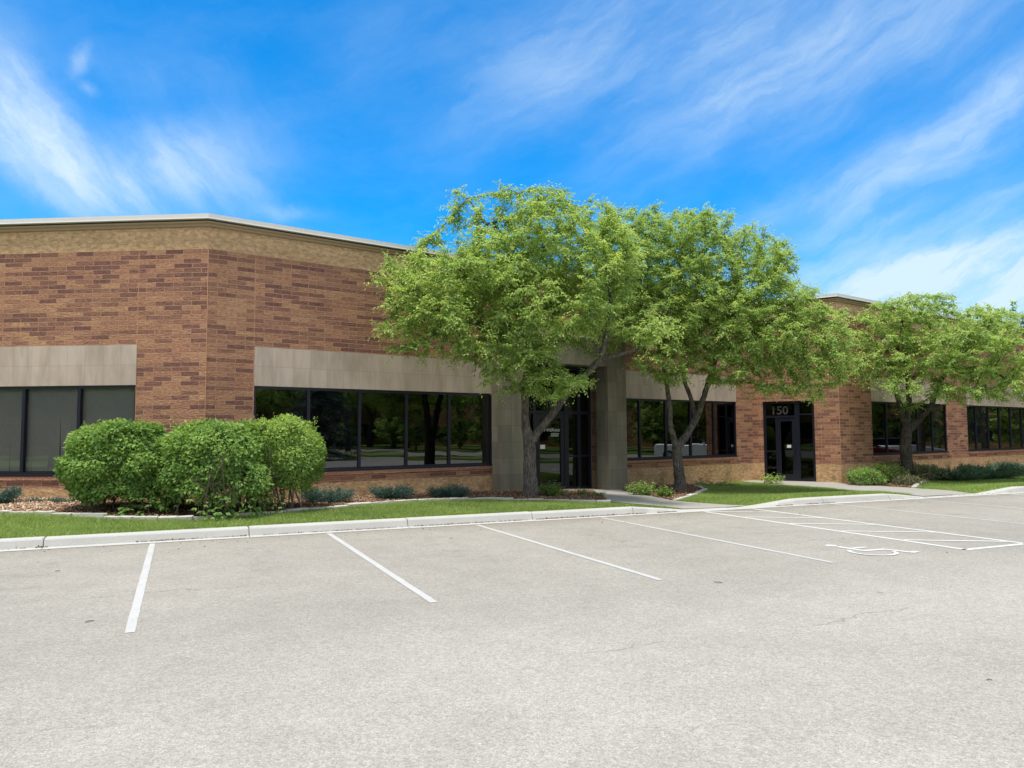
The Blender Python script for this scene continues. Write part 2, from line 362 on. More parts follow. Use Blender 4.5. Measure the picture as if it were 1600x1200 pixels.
f = n.noise(g, 25, 5, .7).outputs['Fac']; finish(n, pbsdf(n, n.ramp(f, [(.3, (.035, .024, .016)), (.7, (.11, .075, .05))]), .95, .1, f, .8, .02)); M['soil'] = m
m, n = mat('turf'); g = n.node('ShaderNodeNewGeometry').outputs['Position']
f = n.noise(g, 30, 5, .7).outputs['Fac']; b2 = n.noise(g, .8, 3).outputs['Fac']
c = n.ramp(f, [(.3, (.12, .17, .045)), (.7, (.25, .34, .09))]); c = n.mix(1.0, c, n.ramp(b2, [(.3, .8), (.7, 1.15)]), 'MULTIPLY')
finish(n, pbsdf(n, c, .95, .1, f, .8, .02)); M['turf'] = m
def leafmat(name, stops, trans=.32, gloss=.35, spec=.25):
    m, n = mat(name); t = n.node('ShaderNodeAttribute', attribute_name='tint').outputs['Fac']
    col = n.ramp(t, stops)
    p = pbsdf(n, col, gloss, spec)
    tcol = n.mix(1.0, col, (1.4, 1.3, .75), 'MULTIPLY')
    tr = n.node('ShaderNodeBsdfTranslucent', {'Color': tcol}).outputs[0]
    finish(n, n.node('ShaderNodeMixShader', {0: trans, 1: p, 2: tr}).outputs[0]); return m
M['leaf_tree'] = leafmat('tree_leaf', [(0, (.11, .20, .075)), (.4, (.29, .42, .13)), (.75, (.50, .62, .19)), (1, (.72, .76, .38))], .5, .5, .2)
M['leaf_lime'] = leafmat('lime_leaf', [(0, (.09, .16, .02)), (.5, (.17, .26, .03)), (1, (.30, .38, .05))], .42, .5)
M['leaf_shrub'] = leafmat('shrub_leaf', [(0, (.08, .155, .045)), (.5, (.19, .33, .085)), (1, (.42, .56, .16))], .38, .5, .15)
M['leaf_yew'] = leafmat('fine_leaf', [(0, (.10, .18, .045)), (.5, (.23, .36, .085)), (1, (.45, .58, .17))], .38, .5, .15)
M['leaf_juniper'] = leafmat('juniper_needles', [(0, (.045, .09, .07)), (.5, (.085, .16, .125)), (1, (.16, .26, .21))], .12, .6)
M['leaf_juniper_green'] = leafmat('green_juniper_needles', [(0, (.045, .09, .05)), (.5, (.09, .17, .09)), (1, (.16, .26, .13))], .12, .6)
M['leaf_brown'] = leafmat('dull_shrub_leaf', [(0, (.06, .07, .03)), (.5, (.13, .14, .06)), (1, (.2, .2, .09))], .15, .6)
M['leaf_perennial'] = leafmat('perennial_leaf', [(0, (.08, .15, .025)), (.5, (.16, .29, .05)), (1, (.28, .44, .09))], .35, .5)
M['leaf_spruce'] = leafmat('spruce_needles', [(0, (.05, .08, .07)), (.5, (.10, .15, .13)), (1, (.18, .25, .22))], .1, .6)
M['grass'] = leafmat('grass_blade', [(0, (.11, .17, .05)), (.5, (.26, .36, .105)), (.9, (.40, .50, .16)), (1, (.52, .52, .26))], .45, .5)
def bark(name, a, b):
    m, n = mat(name); uv = n.node('ShaderNodeTexCoord').outputs['UV']; g = n.node('ShaderNodeNewGeometry').outputs['Position']
    st = n.node('ShaderNodeVectorMath', {0: g, 1: (38, 38, 7)}, operation='MULTIPLY').outputs[0]
    f = n.noise(st, 1, 6, .65, .7).outputs['Fac']; f2 = n.noise(g, 4, 3).outputs['Fac']
    c = n.ramp(f, [(.34, a), (.62, b)]); c = n.mix(1.0, c, n.ramp(f2, [(.3, .75), (.7, 1.15)]), 'MULTIPLY')
    finish(n, pbsdf(n, c, .95, .1, f, 1.0, .03)); return m
M['bark'] = bark('bark', (.03, .026, .022), (.22, .19, .165)); M['bark_dark'] = bark('dark_bark', (.025, .02, .018), (.13, .11, .095)); M['twig'] = bark('twig', (.08, .06, .045), (.24, .19, .15))
M['chips'] = leafmat('mulch_chip', [(0, (.07, .035, .02)), (.35, (.16, .09, .055)), (.7, (.30, .19, .12)), (1, (.52, .40, .28))], 0.0, .85, .1)
M['litter'] = leafmat('dry_leaf', [(0, (.10, .035, .02)), (.6, (.20, .08, .045)), (1, (.30, .18, .10))], .05, .8, .1)

# ------------------------------------------------------------------ ground sheets
def poly_sheet(name, pts, zfun, mat_, off=0.0, cell=.5, parent=None):
    bm = bmesh.new(); vs = [bm.verts.new((p[0], p[1], 0)) for p in pts]; f = bm.faces.new(vs)
    if f.normal.z < 0 or sum((pts[i][0]*pts[(i+1) % len(pts)][1]-pts[(i+1) % len(pts)][0]*pts[i][1]) for i in range(len(pts))) < 0: f.normal_flip()
    us = [uv_of(p[0], p[1]) for p in pts]
    for ax, dr in ((0, KU), (1, KV)):
        lo, hi = min(q[ax] for q in us), max(q[ax] for q in us)
        for k in range(int(math.ceil(lo/cell)), int(hi/cell)+1):
            c = dr*(k*cell)
            bmesh.ops.bisect_plane(bm, geom=bm.verts[:]+bm.edges[:]+bm.faces[:], plane_co=(c[0], c[1], 0), plane_no=(dr[0], dr[1], 0))
    bmesh.ops.triangulate(bm, faces=bm.faces[:])
    for v in bm.verts: v.co.z = zfun(v.co.x, v.co.y)+off
    me = bpy.data.meshes.new(name); bm.to_mesh(me); bm.free(); me.materials.append(mat_)
    return link(bpy.data.objects.new(name, me), parent)
def quad_sheet(name, u0, u1, v0, v1, z, mat_, kind='structure'):
    mb = MB(); mb.face([(*xy(u, v), z) for u, v in ((u0, v0), (u1, v0), (u1, v1), (u0, v1))]); o = mb.build(name, mat_); o['kind'] = kind; return o
g0 = MB(); g0.face([(-900, -900, -.4), (900, -900, -.4), (900, 900, -.4), (-900, 900, -.4)]); g0.build('ground', M['turf'])['kind'] = 'structure'
mb = MB()
for a in ((-80, 29.5, -60, 13.34), (29.5, 80, -60, 60)):
    mb.face([(*xy(u, v), 0) for u, v in ((a[0], a[2]), (a[1], a[2]), (a[1], a[3]), (a[0], a[3]))])
LOT = mb.build('parking_lot', M['asphalt']); LOT['kind'] = 'structure'
# terrain behind the kerb
us = np.arange(-40, 29.6, .5); vs = np.concatenate([np.arange(13.66, 18, .25), np.arange(18, 30, 1.0)])
V = np.array([[*xy(u, v), float(ground(u, v))-.012] for v in vs for u in us]); nu = len(us)
Fc = [(j*nu+i, j*nu+i+1, (j+1)*nu+i+1, (j+1)*nu+i) for j in range(len(vs)-1) for i in range(nu-1)]
o = link(bpy.data.objects.new('lawn_ground', rawmesh('lawn_ground', V, Fc, M['turf'], smooth=True))); o['kind'] = 'structure'

# mulch beds
def P(*l): return [gp(x, y)[:2] for x, y in l]
edge_left = P((-260, 800), (-60, 800), (0, 802), (110, 805), (200, 810), (300, 812), (391, 806), (500, 796), (640, 785), (700, 782.5), (760, 781.5), (850, 783), (955, 785.5))
bed_left = edge_left + P((938, 768)) + [(2.2, 21.9), (-.6, 21.2), (-6.9, 16.8), (-24, 18.2)]
edge_mid = P((1053, 783), (1080, 776), (1103, 766), (1085, 759.5), (1130, 756))
bed_mid = P((985, 769.5)) + edge_mid + [(7.6, 26.8), (3.6, 24.2), (3.0, 22.9)]
edge_right = P((1428, 763), (1450, 750), (1462, 744), (1500, 742.5), (1560, 742), (1602, 741), (1680, 741))
bed_right = P((1316, 758),) + edge_right + [(30, 40.5), (11.4, 26.2), (11.1, 25.7)]
mulch = []
for i, pl in enumerate((bed_left, bed_mid, bed_right)):
    o = poly_sheet('mulch_bed', pl, gz, M['soil'], .006); o['kind'] = 'structure'; mulch.append(o)
walk1 = P((925, 767), (940, 776), (955, 784.5)) + [tuple(xy(9.95, 13.72)), tuple(xy(10.05, 13.66)), tuple(xy(11.75, 13.66))] + P((1053, 783), (985, 769.5)) + [(3.2, 22.6), (2.6, 23.4), (-.0, 21.5)]
poly_sheet('path', walk1, gz, M['walk'], .012)['kind'] = 'structure'
walk2 = P((1156, 752.5), (1200, 757), (1300, 764)) + [tuple(xy(17.45, 14.6)), tuple(xy(17.3, 13.66)), tuple(xy(19.35, 13.66))] + P((1428, 763), (1320, 756.5)) + [(11.0, 26.0), (8.7, 27.8)]
poly_sheet('path', walk2, gz, M['walk'], .012)['kind'] = 'structure'
# kerb
kb = MB()
prof = [(13.24, .006, 0), (13.42, .012, 0), (13.455, .12, 1), (13.475, .142, 1), (13.51, .15, 1), (13.64, .15, 1), (13.66, .14, 1), (13.66, -.1, 0)]
joints = [-40] + list(np.arange(-37, -4, 2.9)) + [-1.86, 1.09, 3.82, 6.32, 8.63, 11.2, 13.87, 16.03, 18.6, 21.2, 23.9, 26.6, 29.4]
for a, b in zip(joints[:-1], joints[1:]):
    jit = rng.normal(0, .004)
    cuts = [a+.006, a+.02] + [c for c in np.arange(math.ceil(a*2+.2)/2, b-.1, .5)] + [b-.02, b-.006]
    rows = []
    for j, u in enumerate(cuts):
        e = .012 if j in (0, len(cuts)-1) else 0
        row = []
        for v, z, isup in prof:
            zz = z*float(kerb_h(u)) if isup else z
            if isup: zz = max(zz, .014)
            row.append(np.array([*xy(u, v+(e if z > .02 and v < 13.5 else 0)), max(zz-e*isup, .006) + (jit if isup else 0) if z > -.05 else -.1]))
        rows.append(row)
    for r1, r2 in zip(rows[:-1], rows[1:]):
        for k in range(len(prof)-1):
            kb.face([r1[k], r2[k], r2[k+1], r1[k+1]], smooth=(0 < k < 5))
    kb.face(rows[0]); kb.face(rows[-1][::-1])
kb.build('kerb', M['kerb'])['kind'] = 'structure'

# painted markings (parts of the lot)
def strip(name, pts, wdt, z=.004, mt='paint'):
    mb = MB(); n_ = len(pts)
    for i in range(n_-1):
        a, b = np.array(pts[i]), np.array(pts[i+1]); d = (b-a)/np.linalg.norm(b-a); nn = np.array([-d[1], d[0]])*wdt/2
        L = np.linalg.norm(b-a); K = max(1, int(L/.25)); prev = None
        for k in range(K+1):
            c = a+d*L*k/K; j1, j2 = rng.normal(0, .0025, 2)
            cur = (xy(*(c-nn*(1+j1*20))), xy(*(c+nn*(1+j2*20))))
            if prev: mb.face([(*prev[0], z), (*cur[0], z), (*cur[1], z), (*prev[1], z)])
            prev = cur
    return mb.build(name, M[mt], LOT)
VE = 7.35
for u in (-.36, 2.36, 5.07, 7.73, 14.0, 16.7, 19.4, -3.1, 22.1):
    strip('parking_line', [(u, 13.2 if u < 13 else 13.3), (u, VE)], .083)
for ua, ub in ((10.25, 11.58), (20.3, 21.7)):
    hm = [((ua, 13.22), (ua, VE)), ((ub, 13.22), (ub, VE)), ((ua-.05, VE), (ub+.05, VE))]
    for a, b in hm: strip('parking_line', [a, b], .095, mt='newer_road_paint')
    vv_ = 13.2
    while vv_ > VE+.4:
        strip('hatch_line', [(ua+.05, vv_), (ub-.05, vv_-.78)], .09, .0055, 'newer_road_paint'); vv_ -= 1.2
# wheelchair symbol painted in the accessible stall
def sym():
    mb = MB(); z = .0045; zc = [z+.0004]
    def pth(pts, w_):
        for i in range(len(pts)-1):
            a, b = np.array(pts[i]), np.array(pts[i+1]); d = (b-a)/np.linalg.norm(b-a); nn = np.array([-d[1], d[0]])*w_/2
            q = [a-nn-d*w_*.25, b-nn+d*w_*.25, b+nn+d*w_*.25, a+nn-d*w_*.25]
            zc[0] += .00025; mb.face([(*xy(*p), zc[0]) for p in q])
    cu, cv = 8.97, 7.86
    hd = [(cu-.12+.085*math.cos(t), cv+.60+.085*math.sin(t)) for t in np.linspace(0, 2*math.pi, 15)[:-1]]
    mb.face([(*xy(*p), z) for p in hd])
    pth([(cu-.12, cv+.46), (cu-.09, cv+.02)], .09); pth([(cu-.10, cv+.27), (cu+.20, cv+.27)], .07)
    pth([(cu-.09, cv+.03), (cu+.27, cv+.01), (cu+.38, cv-.36), (cu+.50, cv-.33)], .09)
    arc = [(cu-.08+.30*math.cos(t), cv-.10+.30*math.sin(t)) for t in np.radians(np.linspace(125, 340, 14))]
    pth(arc, .058)
    return mb.build('wheelchair_symbol', M['newer_road_paint'], LOT)
sym()

# ------------------------------------------------------------------ the building
C0 = np.array([-6.5, 16.0]); DB = np.array([.8, .6]); SB = 19.0; I0 = C0+DB*SB; Q0 = np.array([11.17, 25.8])
DA = np.array([.997, -.080]); LA = 16.0; A0 = C0-DA*LA; DD = Q0-I0; LD = float(np.linalg.norm(DD)); SE = 34.0
FA, FB, FD, FE = Frame(A0, DA), Frame(C0, DB), Frame(I0, DD), Frame(Q0, DB)
ta = lambda t: LA-t                       # distance measured back from the first corner
ZS, ZH, ZBAND, ZB0, ZB1, ZT = .84, 2.77, 3.64, .575, 5.69, 6.17
B = empty('office_building', (C0[0], C0[1], 0), 'single storey office building of mottled brown brick with pale stone bands over dark windows', 'office building')
def bpart(mb, name, mt, label=None, parent=None, **k):
    o = mb.build(name, mt, None, **k); p = parent or B; o.parent = p
    if p is B: o.matrix_parent_inverse = Matrix.Translation(B.location).inverted()
    if label: o['label'] = label
    return o
def wall(fr, L, ops, z0, z1, mt, name, X0=0.0):
    """outer skin of a straight wall with reveals round its openings (a0,a1,b0,b1)"""
    thru = [o_ for o_ in ops if o_[2] < z0 and o_[3] > z1 and o_[0] > X0+1e-6]
    if thru:      # a doorway cuts this course in two: one object for each side
        o_ = thru[0]; rest = [q for q in ops if q is not o_]
        wall(fr, o_[0], [q for q in rest if q[1] <= o_[0]], z0, z1, mt, name, X0); mb = MB(); T = .22; a, b = o_[0], o_[1]
        for x, sg in ((a, -1), (b, 1)): rv = [fr.pt(x, 0, z0), fr.pt(x, 0, z1), fr.pt(x, -T, z1), fr.pt(x, -T, z0)]; REV.append((mt, rv if sg < 0 else rv[::-1], name))
        return wall(fr, L, [q for q in rest if q[0] >= o_[1]], z0, z1, mt, name, o_[1])
    mb = MB(); xs = sorted({X0, L} | {v for o_ in ops for v in o_[:2]})
    T = .22
    for a, b in zip(xs[:-1], xs[1:]):
        ho = sorted([(max(o_[2], z0), min(o_[3], z1)) for o_ in ops if o_[0] <= a+1e-6 and o_[1] >= b-1e-6 and o_[2] < z1 and o_[3] > z0])
        z = z0
        for lo, hi in ho+[(z1, z1)]:
            if lo > z+1e-6: mb.face([fr.pt(a, 0, z), fr.pt(b, 0, z), fr.pt(b, 0, lo), fr.pt(a, 0, lo)], [(a, z), (b, z), (b, lo), (a, lo)])
            z = max(z, hi)
    for a, b, lo, hi in ops:
        lo_, hi_ = max(lo, z0), min(hi, z1)
        if hi_ <= lo_: continue
        mb.face([fr.pt(a, 0, lo_), fr.pt(a, 0, hi_), fr.pt(a, -T, hi_), fr.pt(a, -T, lo_)], [(a, lo_), (a, hi_), (a-T, hi_), (a-T, lo_)])
        mb.face([fr.pt(b, 0, hi_), fr.pt(b, 0, lo_), fr.pt(b, -T, lo_), fr.pt(b, -T, hi_)], [(b, hi_), (b, lo_), (b+T, lo_), (b+T, hi_)])
        if lo >= z0: mb.face([fr.pt(a, 0, lo), fr.pt(a, -T, lo), fr.pt(b, -T, lo), fr.pt(b, 0, lo)], [(a, lo), (a, lo-T), (b, lo-T), (b, lo)])
        if hi <= z1: mb.face([fr.pt(b, 0, hi), fr.pt(b, -T, hi), fr.pt(a, -T, hi), fr.pt(a, 0, hi)], [(b, hi), (b, hi+T), (a, hi+T), (a, hi)])
    return bpart(mb, name, mt)
REV = []
winA = (ta(9.17), ta(1.54)); winB1 = (1.02, 7.45); winB2 = (12.06, 18.08); winE1 = (2.15, 8.05); winE2 = (9.92, 17.5)
PORT = (8.2, 11.3)
W_A = [(winA[0], winA[1], ZS, ZBAND)]
W_B = [(winB1[0], winB1[1], ZS, ZBAND), (PORT[0], PORT[1], -1, 3.66), (winB2[0], winB2[1], ZS, ZBAND)]
W_D = [(.38, 2.13, -1, 2.78)]
W_E = [(winE1[0], winE1[1], ZS, ZBAND), (winE2[0], winE2[1], ZS, ZBAND)]
for fr, L, ops in ((FA, LA, W_A), (FB, SB, W_B), (FD, LD, W_D), (FE, SE, W_E)):
    wall(fr, L, ops, -.6, ZB0, M['block'], 'block_base'); wall(fr, L, ops, ZB0, ZB1, M['brick'], 'brick_wall'); wall(fr, L, [], ZB1, ZT, M['block'], 'block_band')
for mt_, rv_, nm_ in REV: mb = MB(); mb.face(rv_, [(0, rv_[0][2]), (0, rv_[1][2]), (.22, rv_[2][2]), (.22, rv_[3][2])]); bpart(mb, 'door_reveal', mt_)
# swept cornice, drip and coping along the whole facade
path = [A0, C0, I0, Q0, Q0+DB*SE]
def offs(o):
    out = []
    for i, p in enumerate(path):
        ns = []
        if i > 0: d = path[i]-path[i-1]; d = d/np.linalg.norm(d); ns.append(np.array([d[1], -d[0]]))
        if i < len(path)-1: d = path[i+1]-path[i]; d = d/np.linalg.norm(d); ns.append(np.array([d[1], -d[0]]))
        n_ = sum(ns); n_ = n_/np.linalg.norm(n_); out.append(p+n_*o/float(n_@ns[0]))
    return out
def sweep(prof, name, mt, closed=True):
    mb = MB(); rr = [(offs(o), z) for o, z in prof]
    K = len(prof)
    for i in range(len(path)-1):
        L = float(np.linalg.norm(path[i+1]-path[i]))
        for k in range(K if closed else K-1):
            a, za = rr[k]; b, zb = rr[(k+1) % K]
            mb.face([(*a[i], za), (*a[i+1], za), (*b[i+1], zb), (*b[i], zb)], [(0, za), (L, za), (L, zb), (0, zb)])
    return bpart(mb, name, mt)
sweep([(.0, ZT), (.035, ZT), (.045, ZT+.015), (.05, ZT+.045), (.085, ZT+.075), (.09, ZT+.105), (.0, ZT+.105)], 'cornice', M['trim'])
sweep([(-.05, ZT+.106), (.04, ZT+.106), (.04, ZT+.145), (-.05, ZT+.145)], 'shadow_reveal', M['trim_dark'])
sweep([(-.05, ZT+.146), (.12, ZT+.146), (.135, ZT+.150), (.135, ZT+.162), (.125, ZT+.168), (.125, ZT+.258), (-.30, ZT+.245), (-.30, ZT-.1), (-.05, ZT-.1)], 'coping', M['coping'])
# back, roof, floor, ceiling so that the rooms behind the glass are real and dark
foot = [A0, C0, I0, Q0, Q0+DB*SE]; back = [np.array([20., 66.]), np.array([-23., 44.])]
def cap(pts, z, name, mt):
    mb = MB(); mb.face([(*p, z) for p in pts]); return bpart(mb, name, mt)
ins = offs(-.24)
cap(ins+back, 5.9, 'roof', M['roofing']); cap(ins+back, 2.9, 'ceiling', M['interior']); cap(ins+back, .02, 'floor', M['carpet'])
mb = MB()
loop = [Q0+DB*SE]+back+[A0]
for a, b in zip(loop[:-1], loop[1:]): mb.face([(*a, -.6), (*b, -.6), (*b, 6.2), (*a, 6.2)])
bpart(mb, 'rear_wall', M['block'])
mb = MB()
for a, b in ((ins[1]+np.array([-1.5, 1.4]), ins[1]+np.array([-3, 9])), (C0+DB*7.8+np.array([-.5, .6]), C0+DB*7.8+np.array([-5, 8])), (I0+np.array([-.4, 1.0]), I0+np.array([-4, 8]))):
    mb.face([(*a, .02), (*b, .02), (*b, 2.9), (*a, 2.9)])
a, b = ins[0]+np.array([2, 6.]), np.array([40., 66.])
mb.face([(*a, .02), (*(Q0+DB*SE+np.array([-8, 2])), .02), (*(Q0+DB*SE+np.array([-8, 2])), 2.9), (*a, 2.9)])
bpart(mb, 'partition_wall', M['interior'])

# vertical caulked control joints
mb = MB()
for fr, s_ in ((FA, ta(1.54)-.006), (FB, 1.0), (FB, 18.2), (FD, LD-.6), (FD, .30), (FE, .62), (FE, 9.0)):
    mb = MB(); fr.box(mb, s_-.005, s_+.006, -.01, .004, ZB0, ZT); bpart(mb, 'control_joint', M['sealant'])
for c_ in (C0-np.array([.004, .0]), Q0):
    mb = MB(); fb = Frame(c_, (1, 0)); fb.box(mb, -.007, .007, -.01, .007, -.3, ZT); bpart(mb, 'control_joint', M['sealant'])

def window(fr, a, b, mull, blinds=(), doorway=False, z0=ZS, z1=ZH, gl='glass'):
    mb = MB(); bt = .075; o0, o1 = -.11, -.025
    fr.box(mb, a, a+.05, o0, o1, z0, z1); fr.box(mb, b-.05, b, o0, o1, z0, z1)
    fr.box(mb, a+.05, b-.05, o0, o1, z1-.06, z1); fr.box(mb, a+.05, b-.05, o0, o1, z0, z0+bt)
    fr.box(mb, a-.0, b+.0, -.03, .03, z0-.012, z0+.03)          # projecting sill flashing
    ed = [a+.05]+list(mull)+[b-.05]
    for m_ in mull: fr.box(mb, m_-.034, m_+.034, o0, o1+.002, z0+bt, z1-.06)
    wn_ = bpart(mb, 'window', M['frame'])
    for i in range(len(ed)-1):
        l, r_ = ed[i]+(.034 if i else 0), ed[i+1]-(.034 if i < len(ed)-2 else 0)
        pb = MB(); t = rng.normal(0, .0022, 2); oo = -.065
        pb.face([fr.pt(l, oo, z0+bt), fr.pt(r_, oo+t[0]*(r_-l), z0+bt), fr.pt(r_, oo+t[0]*(r_-l)+t[1], z1-.06), fr.pt(l, oo+t[1], z1-.06)], [(l, 0), (r_, 0), (r_, 2), (l, 2)])
        bpart(pb, 'pane', M[gl], parent=wn_)
        if i in blinds:
            bb = MB(); nsl = max(3, int(round((r_-l)/.125))); ww = (r_-l+.06)/nsl
            for k in range(nsl):
                x0 = l-.03+k*ww; gap = blinds[i].get(k, .0) if isinstance(blinds, dict) else 0
                dz = rng.normal(0, .004)
                q = [fr.pt(x0+gap*.9, -.155+dz, z0+.09), fr.pt(x0+ww+.006, -.16+dz, z0+.09), fr.pt(x0+ww+.006, -.16, z1-.02), fr.pt(x0-.004, -.155, z1-.02)]
                bb.face(q, [(x0, z0), (x0+ww, z0), (x0+ww, z1), (x0, z1)])
            bpart(bb, 'vertical_blind', M['blind'], parent=wn_)
    # rowlock sill course in front of the frame
    sb = MB(); fr.box(sb, a-.0, b+.0, -.1, .022, z0-.095, z0-.013); bpart(sb, 'window_sill', M['rowlock'], parent=wn_)
    return wn_
def lintel(fr, a, b):
    mb = MB(); fr.box(mb, a, b, -.16, .004, ZH, ZBAND); return bpart(mb, 'stone_band', M['lime'])
mA = [ta(2.84), ta(4.10), ta(5.37), ta(6.64), ta(7.9)][::-1]
window(FA, *winA, mA, {5: {}, 4: {1: .012, 4: .018, 6: .05, 7: .0, 8: .03}, 3: {7: .02}, 2: {}, 1: {}, 0: {}}, gl='glass_clear')
window(FB, *winB1, [2.285, 3.566, 4.84, 6.1], gl='glass_dark')
window(FB, *winB2, [13.2, 14.42, 15.65, 16.87], gl='glass_dark')
window(FE, *winE1, [3.25, 4.45, 5.62, 6.85], {4: {}}, gl='glass')
window(FE, *winE2, [10.85, 12.1, 13.3, 14.5, 15.8, 16.7], {0: {}, 1: {2: .03}, 4: {}}, gl='glass')
for fr, (a, b) in ((FA, winA), (FB, winB1), (FB, (12.06, 18.08)), (FE, winE1), (FE, winE2)): lintel(fr, a, b)
# filled stud holes left where letters were taken down
mb = MB()
for fr, cs in ((FA, [(ta(1.54+d_), z) for d_, z in ((1.2, 3.12), (1.42, 3.2), (1.62, 3.11), (1.5, 2.97), (1.85, 3.13), (2.0, 2.97), (2.2, 3.12), (2.3, 2.96), (2.5, 3.13), (2.62, 2.98), (2.85, 3.12), (3.05, 3.11), (3.15, 2.98), (3.4, 3.1))]),):
    for a, z in cs:
        mb = MB(); mb.face([fr.pt(a+.015*math.cos(t), .006, z+.015*math.sin(t)) for t in np.linspace(0, 2*math.pi, 9)[:-1]]); bpart(mb, 'patched_hole', M['patch'])

# limestone portal of the first entrance
mb = MB(); OD = .5
a0, a1 = 7.43, 8.2
r_ = .24; arc = [(a0+r_-r_*math.sin(t), OD-r_+r_*math.cos(t)) for t in np.linspace(math.pi/2, 0, 9)]
out = [(a0, 0)]+arc+[(a1, OD), (a1, -.5)]
L = 0
for i in range(len(out)-1):
    p, q = out[i], out[i+1]; dl = math.hypot(q[0]-p[0], q[1]-p[1])
    mb.face([FB.pt(*p, -.4), FB.pt(*q, -.4), FB.pt(*q, 4.45), FB.pt(*p, 4.45)], [(L, -.4), (L+dl, -.4), (L+dl, 4.45), (L, 4.45)], 0 < i < 9); L += dl
mb.face([FB.pt(a, o_, 4.45) for a, o_ in out])
FB.box(mb, 11.3, 12.07, -.5, OD, -.4, 3.66, 'b'); FB.box(mb, 11.3, 12.07, -.2, OD, 3.66, 4.45, 'bu')
FB.box(mb, 8.2, 11.3, -.5, OD-.004, 3.66, 4.45, 'lr')
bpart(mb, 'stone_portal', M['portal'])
mb = MB(); FB.box(mb, 7.36, 12.12, .0, OD+.05, 4.451, 4.52); bpart(mb, 'portal_cap', M['coping'])

def text_mesh(txt, fr, a, z, size, o_, mt, name, parent, bold=0.0, align='CENTER'):
    cu = bpy.data.curves.new('t', 'FONT'); cu.body = txt; cu.size = size; cu.align_x = align; cu.offset = bold; cu.extrude = .0015; cu.resolution_u = 3
    tmp = bpy.data.objects.new('t', cu); COL.objects.link(tmp)
    dg = bpy.context.evaluated_depsgraph_get(); me = bpy.data.meshes.new_from_object(tmp.evaluated_get(dg))
    bpy.data.objects.remove(tmp); me.name = name
    for v in me.vertices: x, y, zz = v.co; v.co = Vector(fr.pt(a+x, o_+zz, z+y))
    me.materials.clear(); me.materials.append(mt)
    o = bpy.data.objects.new(name, me); COL.objects.link(o); o.parent = parent
    if parent is B: o.matrix_parent_inverse = Matrix.Translation(B.location).inverted()
    return o
# storefront of the first entrance: sidelights, door leaf, transoms
so = -.30
mb = MB()
def bar(mb, fr, a, b, z0, z1, o_=None, d=.10): fr.box(mb, a, b, (o_ if o_ is not None else so)-d/2, (o_ if o_ is not None else so)+d/2, z0, z1)
SFb = 0.0
for a, b in ((8.2, 8.27), (9.06, 9.16), (10.24, 10.40), (10.76, 10.88), (11.22, 11.3)): bar(mb, FB, a, b, SFb, 3.66)
for a, b in ((8.27, 9.06), (9.16, 10.24), (10.40, 10.76), (10.88, 11.22)):
    bar(mb, FB, a, b, 3.58, 3.66); bar(mb, FB, a, b, 2.26, 2.34)
    if a != 9.16: bar(mb, FB, a, b, SFb, .10); bar(mb, FB, a, b, .98, 1.03)
sf = bpart(mb, 'storefront', M['frame'])
pb = MB()
for a, b in ((8.27, 9.06), (10.40, 10.76), (10.88, 11.22)):
    for z0, z1 in ((.10, .98), (1.03, 2.26), (2.34, 3.58)): pb.face([FB.pt(a, so, z0), FB.pt(b, so, z0), FB.pt(b, so, z1), FB.pt(a, so, z1)])
pb.face([FB.pt(9.16, so, 2.34), FB.pt(10.24, so, 2.34), FB.pt(10.24, so, 3.58), FB.pt(9.16, so, 3.58)])
bpart(pb, 'pane', M['glass_portal'], parent=sf)
text_mesh('100', FB, 9.80, 2.42, .36, so+.008, M['number'], 'street_number', sf, .008)
mb = MB(); ds = so+.01
bar(mb, FB, 9.17, 9.31, .02, 2.25, ds, .05); bar(mb, FB, 10.10, 10.235, .02, 2.25, ds, .05); bar(mb, FB, 9.31, 10.10, .02, .26, ds, .05); bar(mb, FB, 9.31, 10.10, 2.12, 2.25, ds, .05)
dr = bpart(mb, 'door', M['frame'])
pb = MB(); pb.face([FB.pt(9.31, ds, .26), FB.pt(10.10, ds, .26), FB.pt(10.10, ds, 2.12), FB.pt(9.31, ds, 2.12)]); bpart(pb, 'door_glass', M['glass_portal'], parent=dr)
mb = MB(); hp = [FB.pt(9.24, ds+o_, z) for o_, z in ((.02, .95), (.075, .96), (.085, 1.0), (.085, 1.22), (.075, 1.26), (.02, 1.27))]; mb.tube(hp, .011, 6); bpart(mb, 'door_handle', M['metal'], parent=dr)
text_mesh('W rldAware', FB, 9.79, 1.74, .155, ds+.006, M['vinyl'], 'door_lettering', dr, .0)
mb = MB(); cc = [(9.79-.19+.035*math.cos(t), 1.79+.035*math.sin(t)) for t in np.linspace(0, 2*math.pi, 13)]
for i in range(12):
    p, q = cc[i], cc[i+1]; f_ = .72; c_ = (9.60, 1.79)
    mb.face([FB.pt(p[0], ds+.007, p[1]), FB.pt(q[0], ds+.007, q[1]), FB.pt(c_[0]+(q[0]-c_[0])*f_, ds+.007, c_[1]+(q[1]-c_[1])*f_), FB.pt(c_[0]+(p[0]-c_[0])*f_, ds+.007, c_[1]+(p[1]-c_[1])*f_)])
bpart(mb, 'door_emblem', M['vinyl'], parent=dr)
for z_, w0, w1 in ((1.655, 9.75, 10.05), (1.60, 9.75, 10.03)):
    x_ = w0; mb = MB()
    while x_ < w1: l_ = float(rng.uniform(.02, .05)); FB.box(mb, x_, min(x_+l_, w1), ds+.005, ds+.007, z_, z_+.028); x_ += l_+.008
    bpart(mb, 'door_small_print', M['vinyl'], parent=dr)
mb = MB(); FB.box(mb, 9.34, 9.52, ds+.005, ds+.007, 1.24, 1.36); bpart(mb, 'door_notice', M['white'], parent=dr)

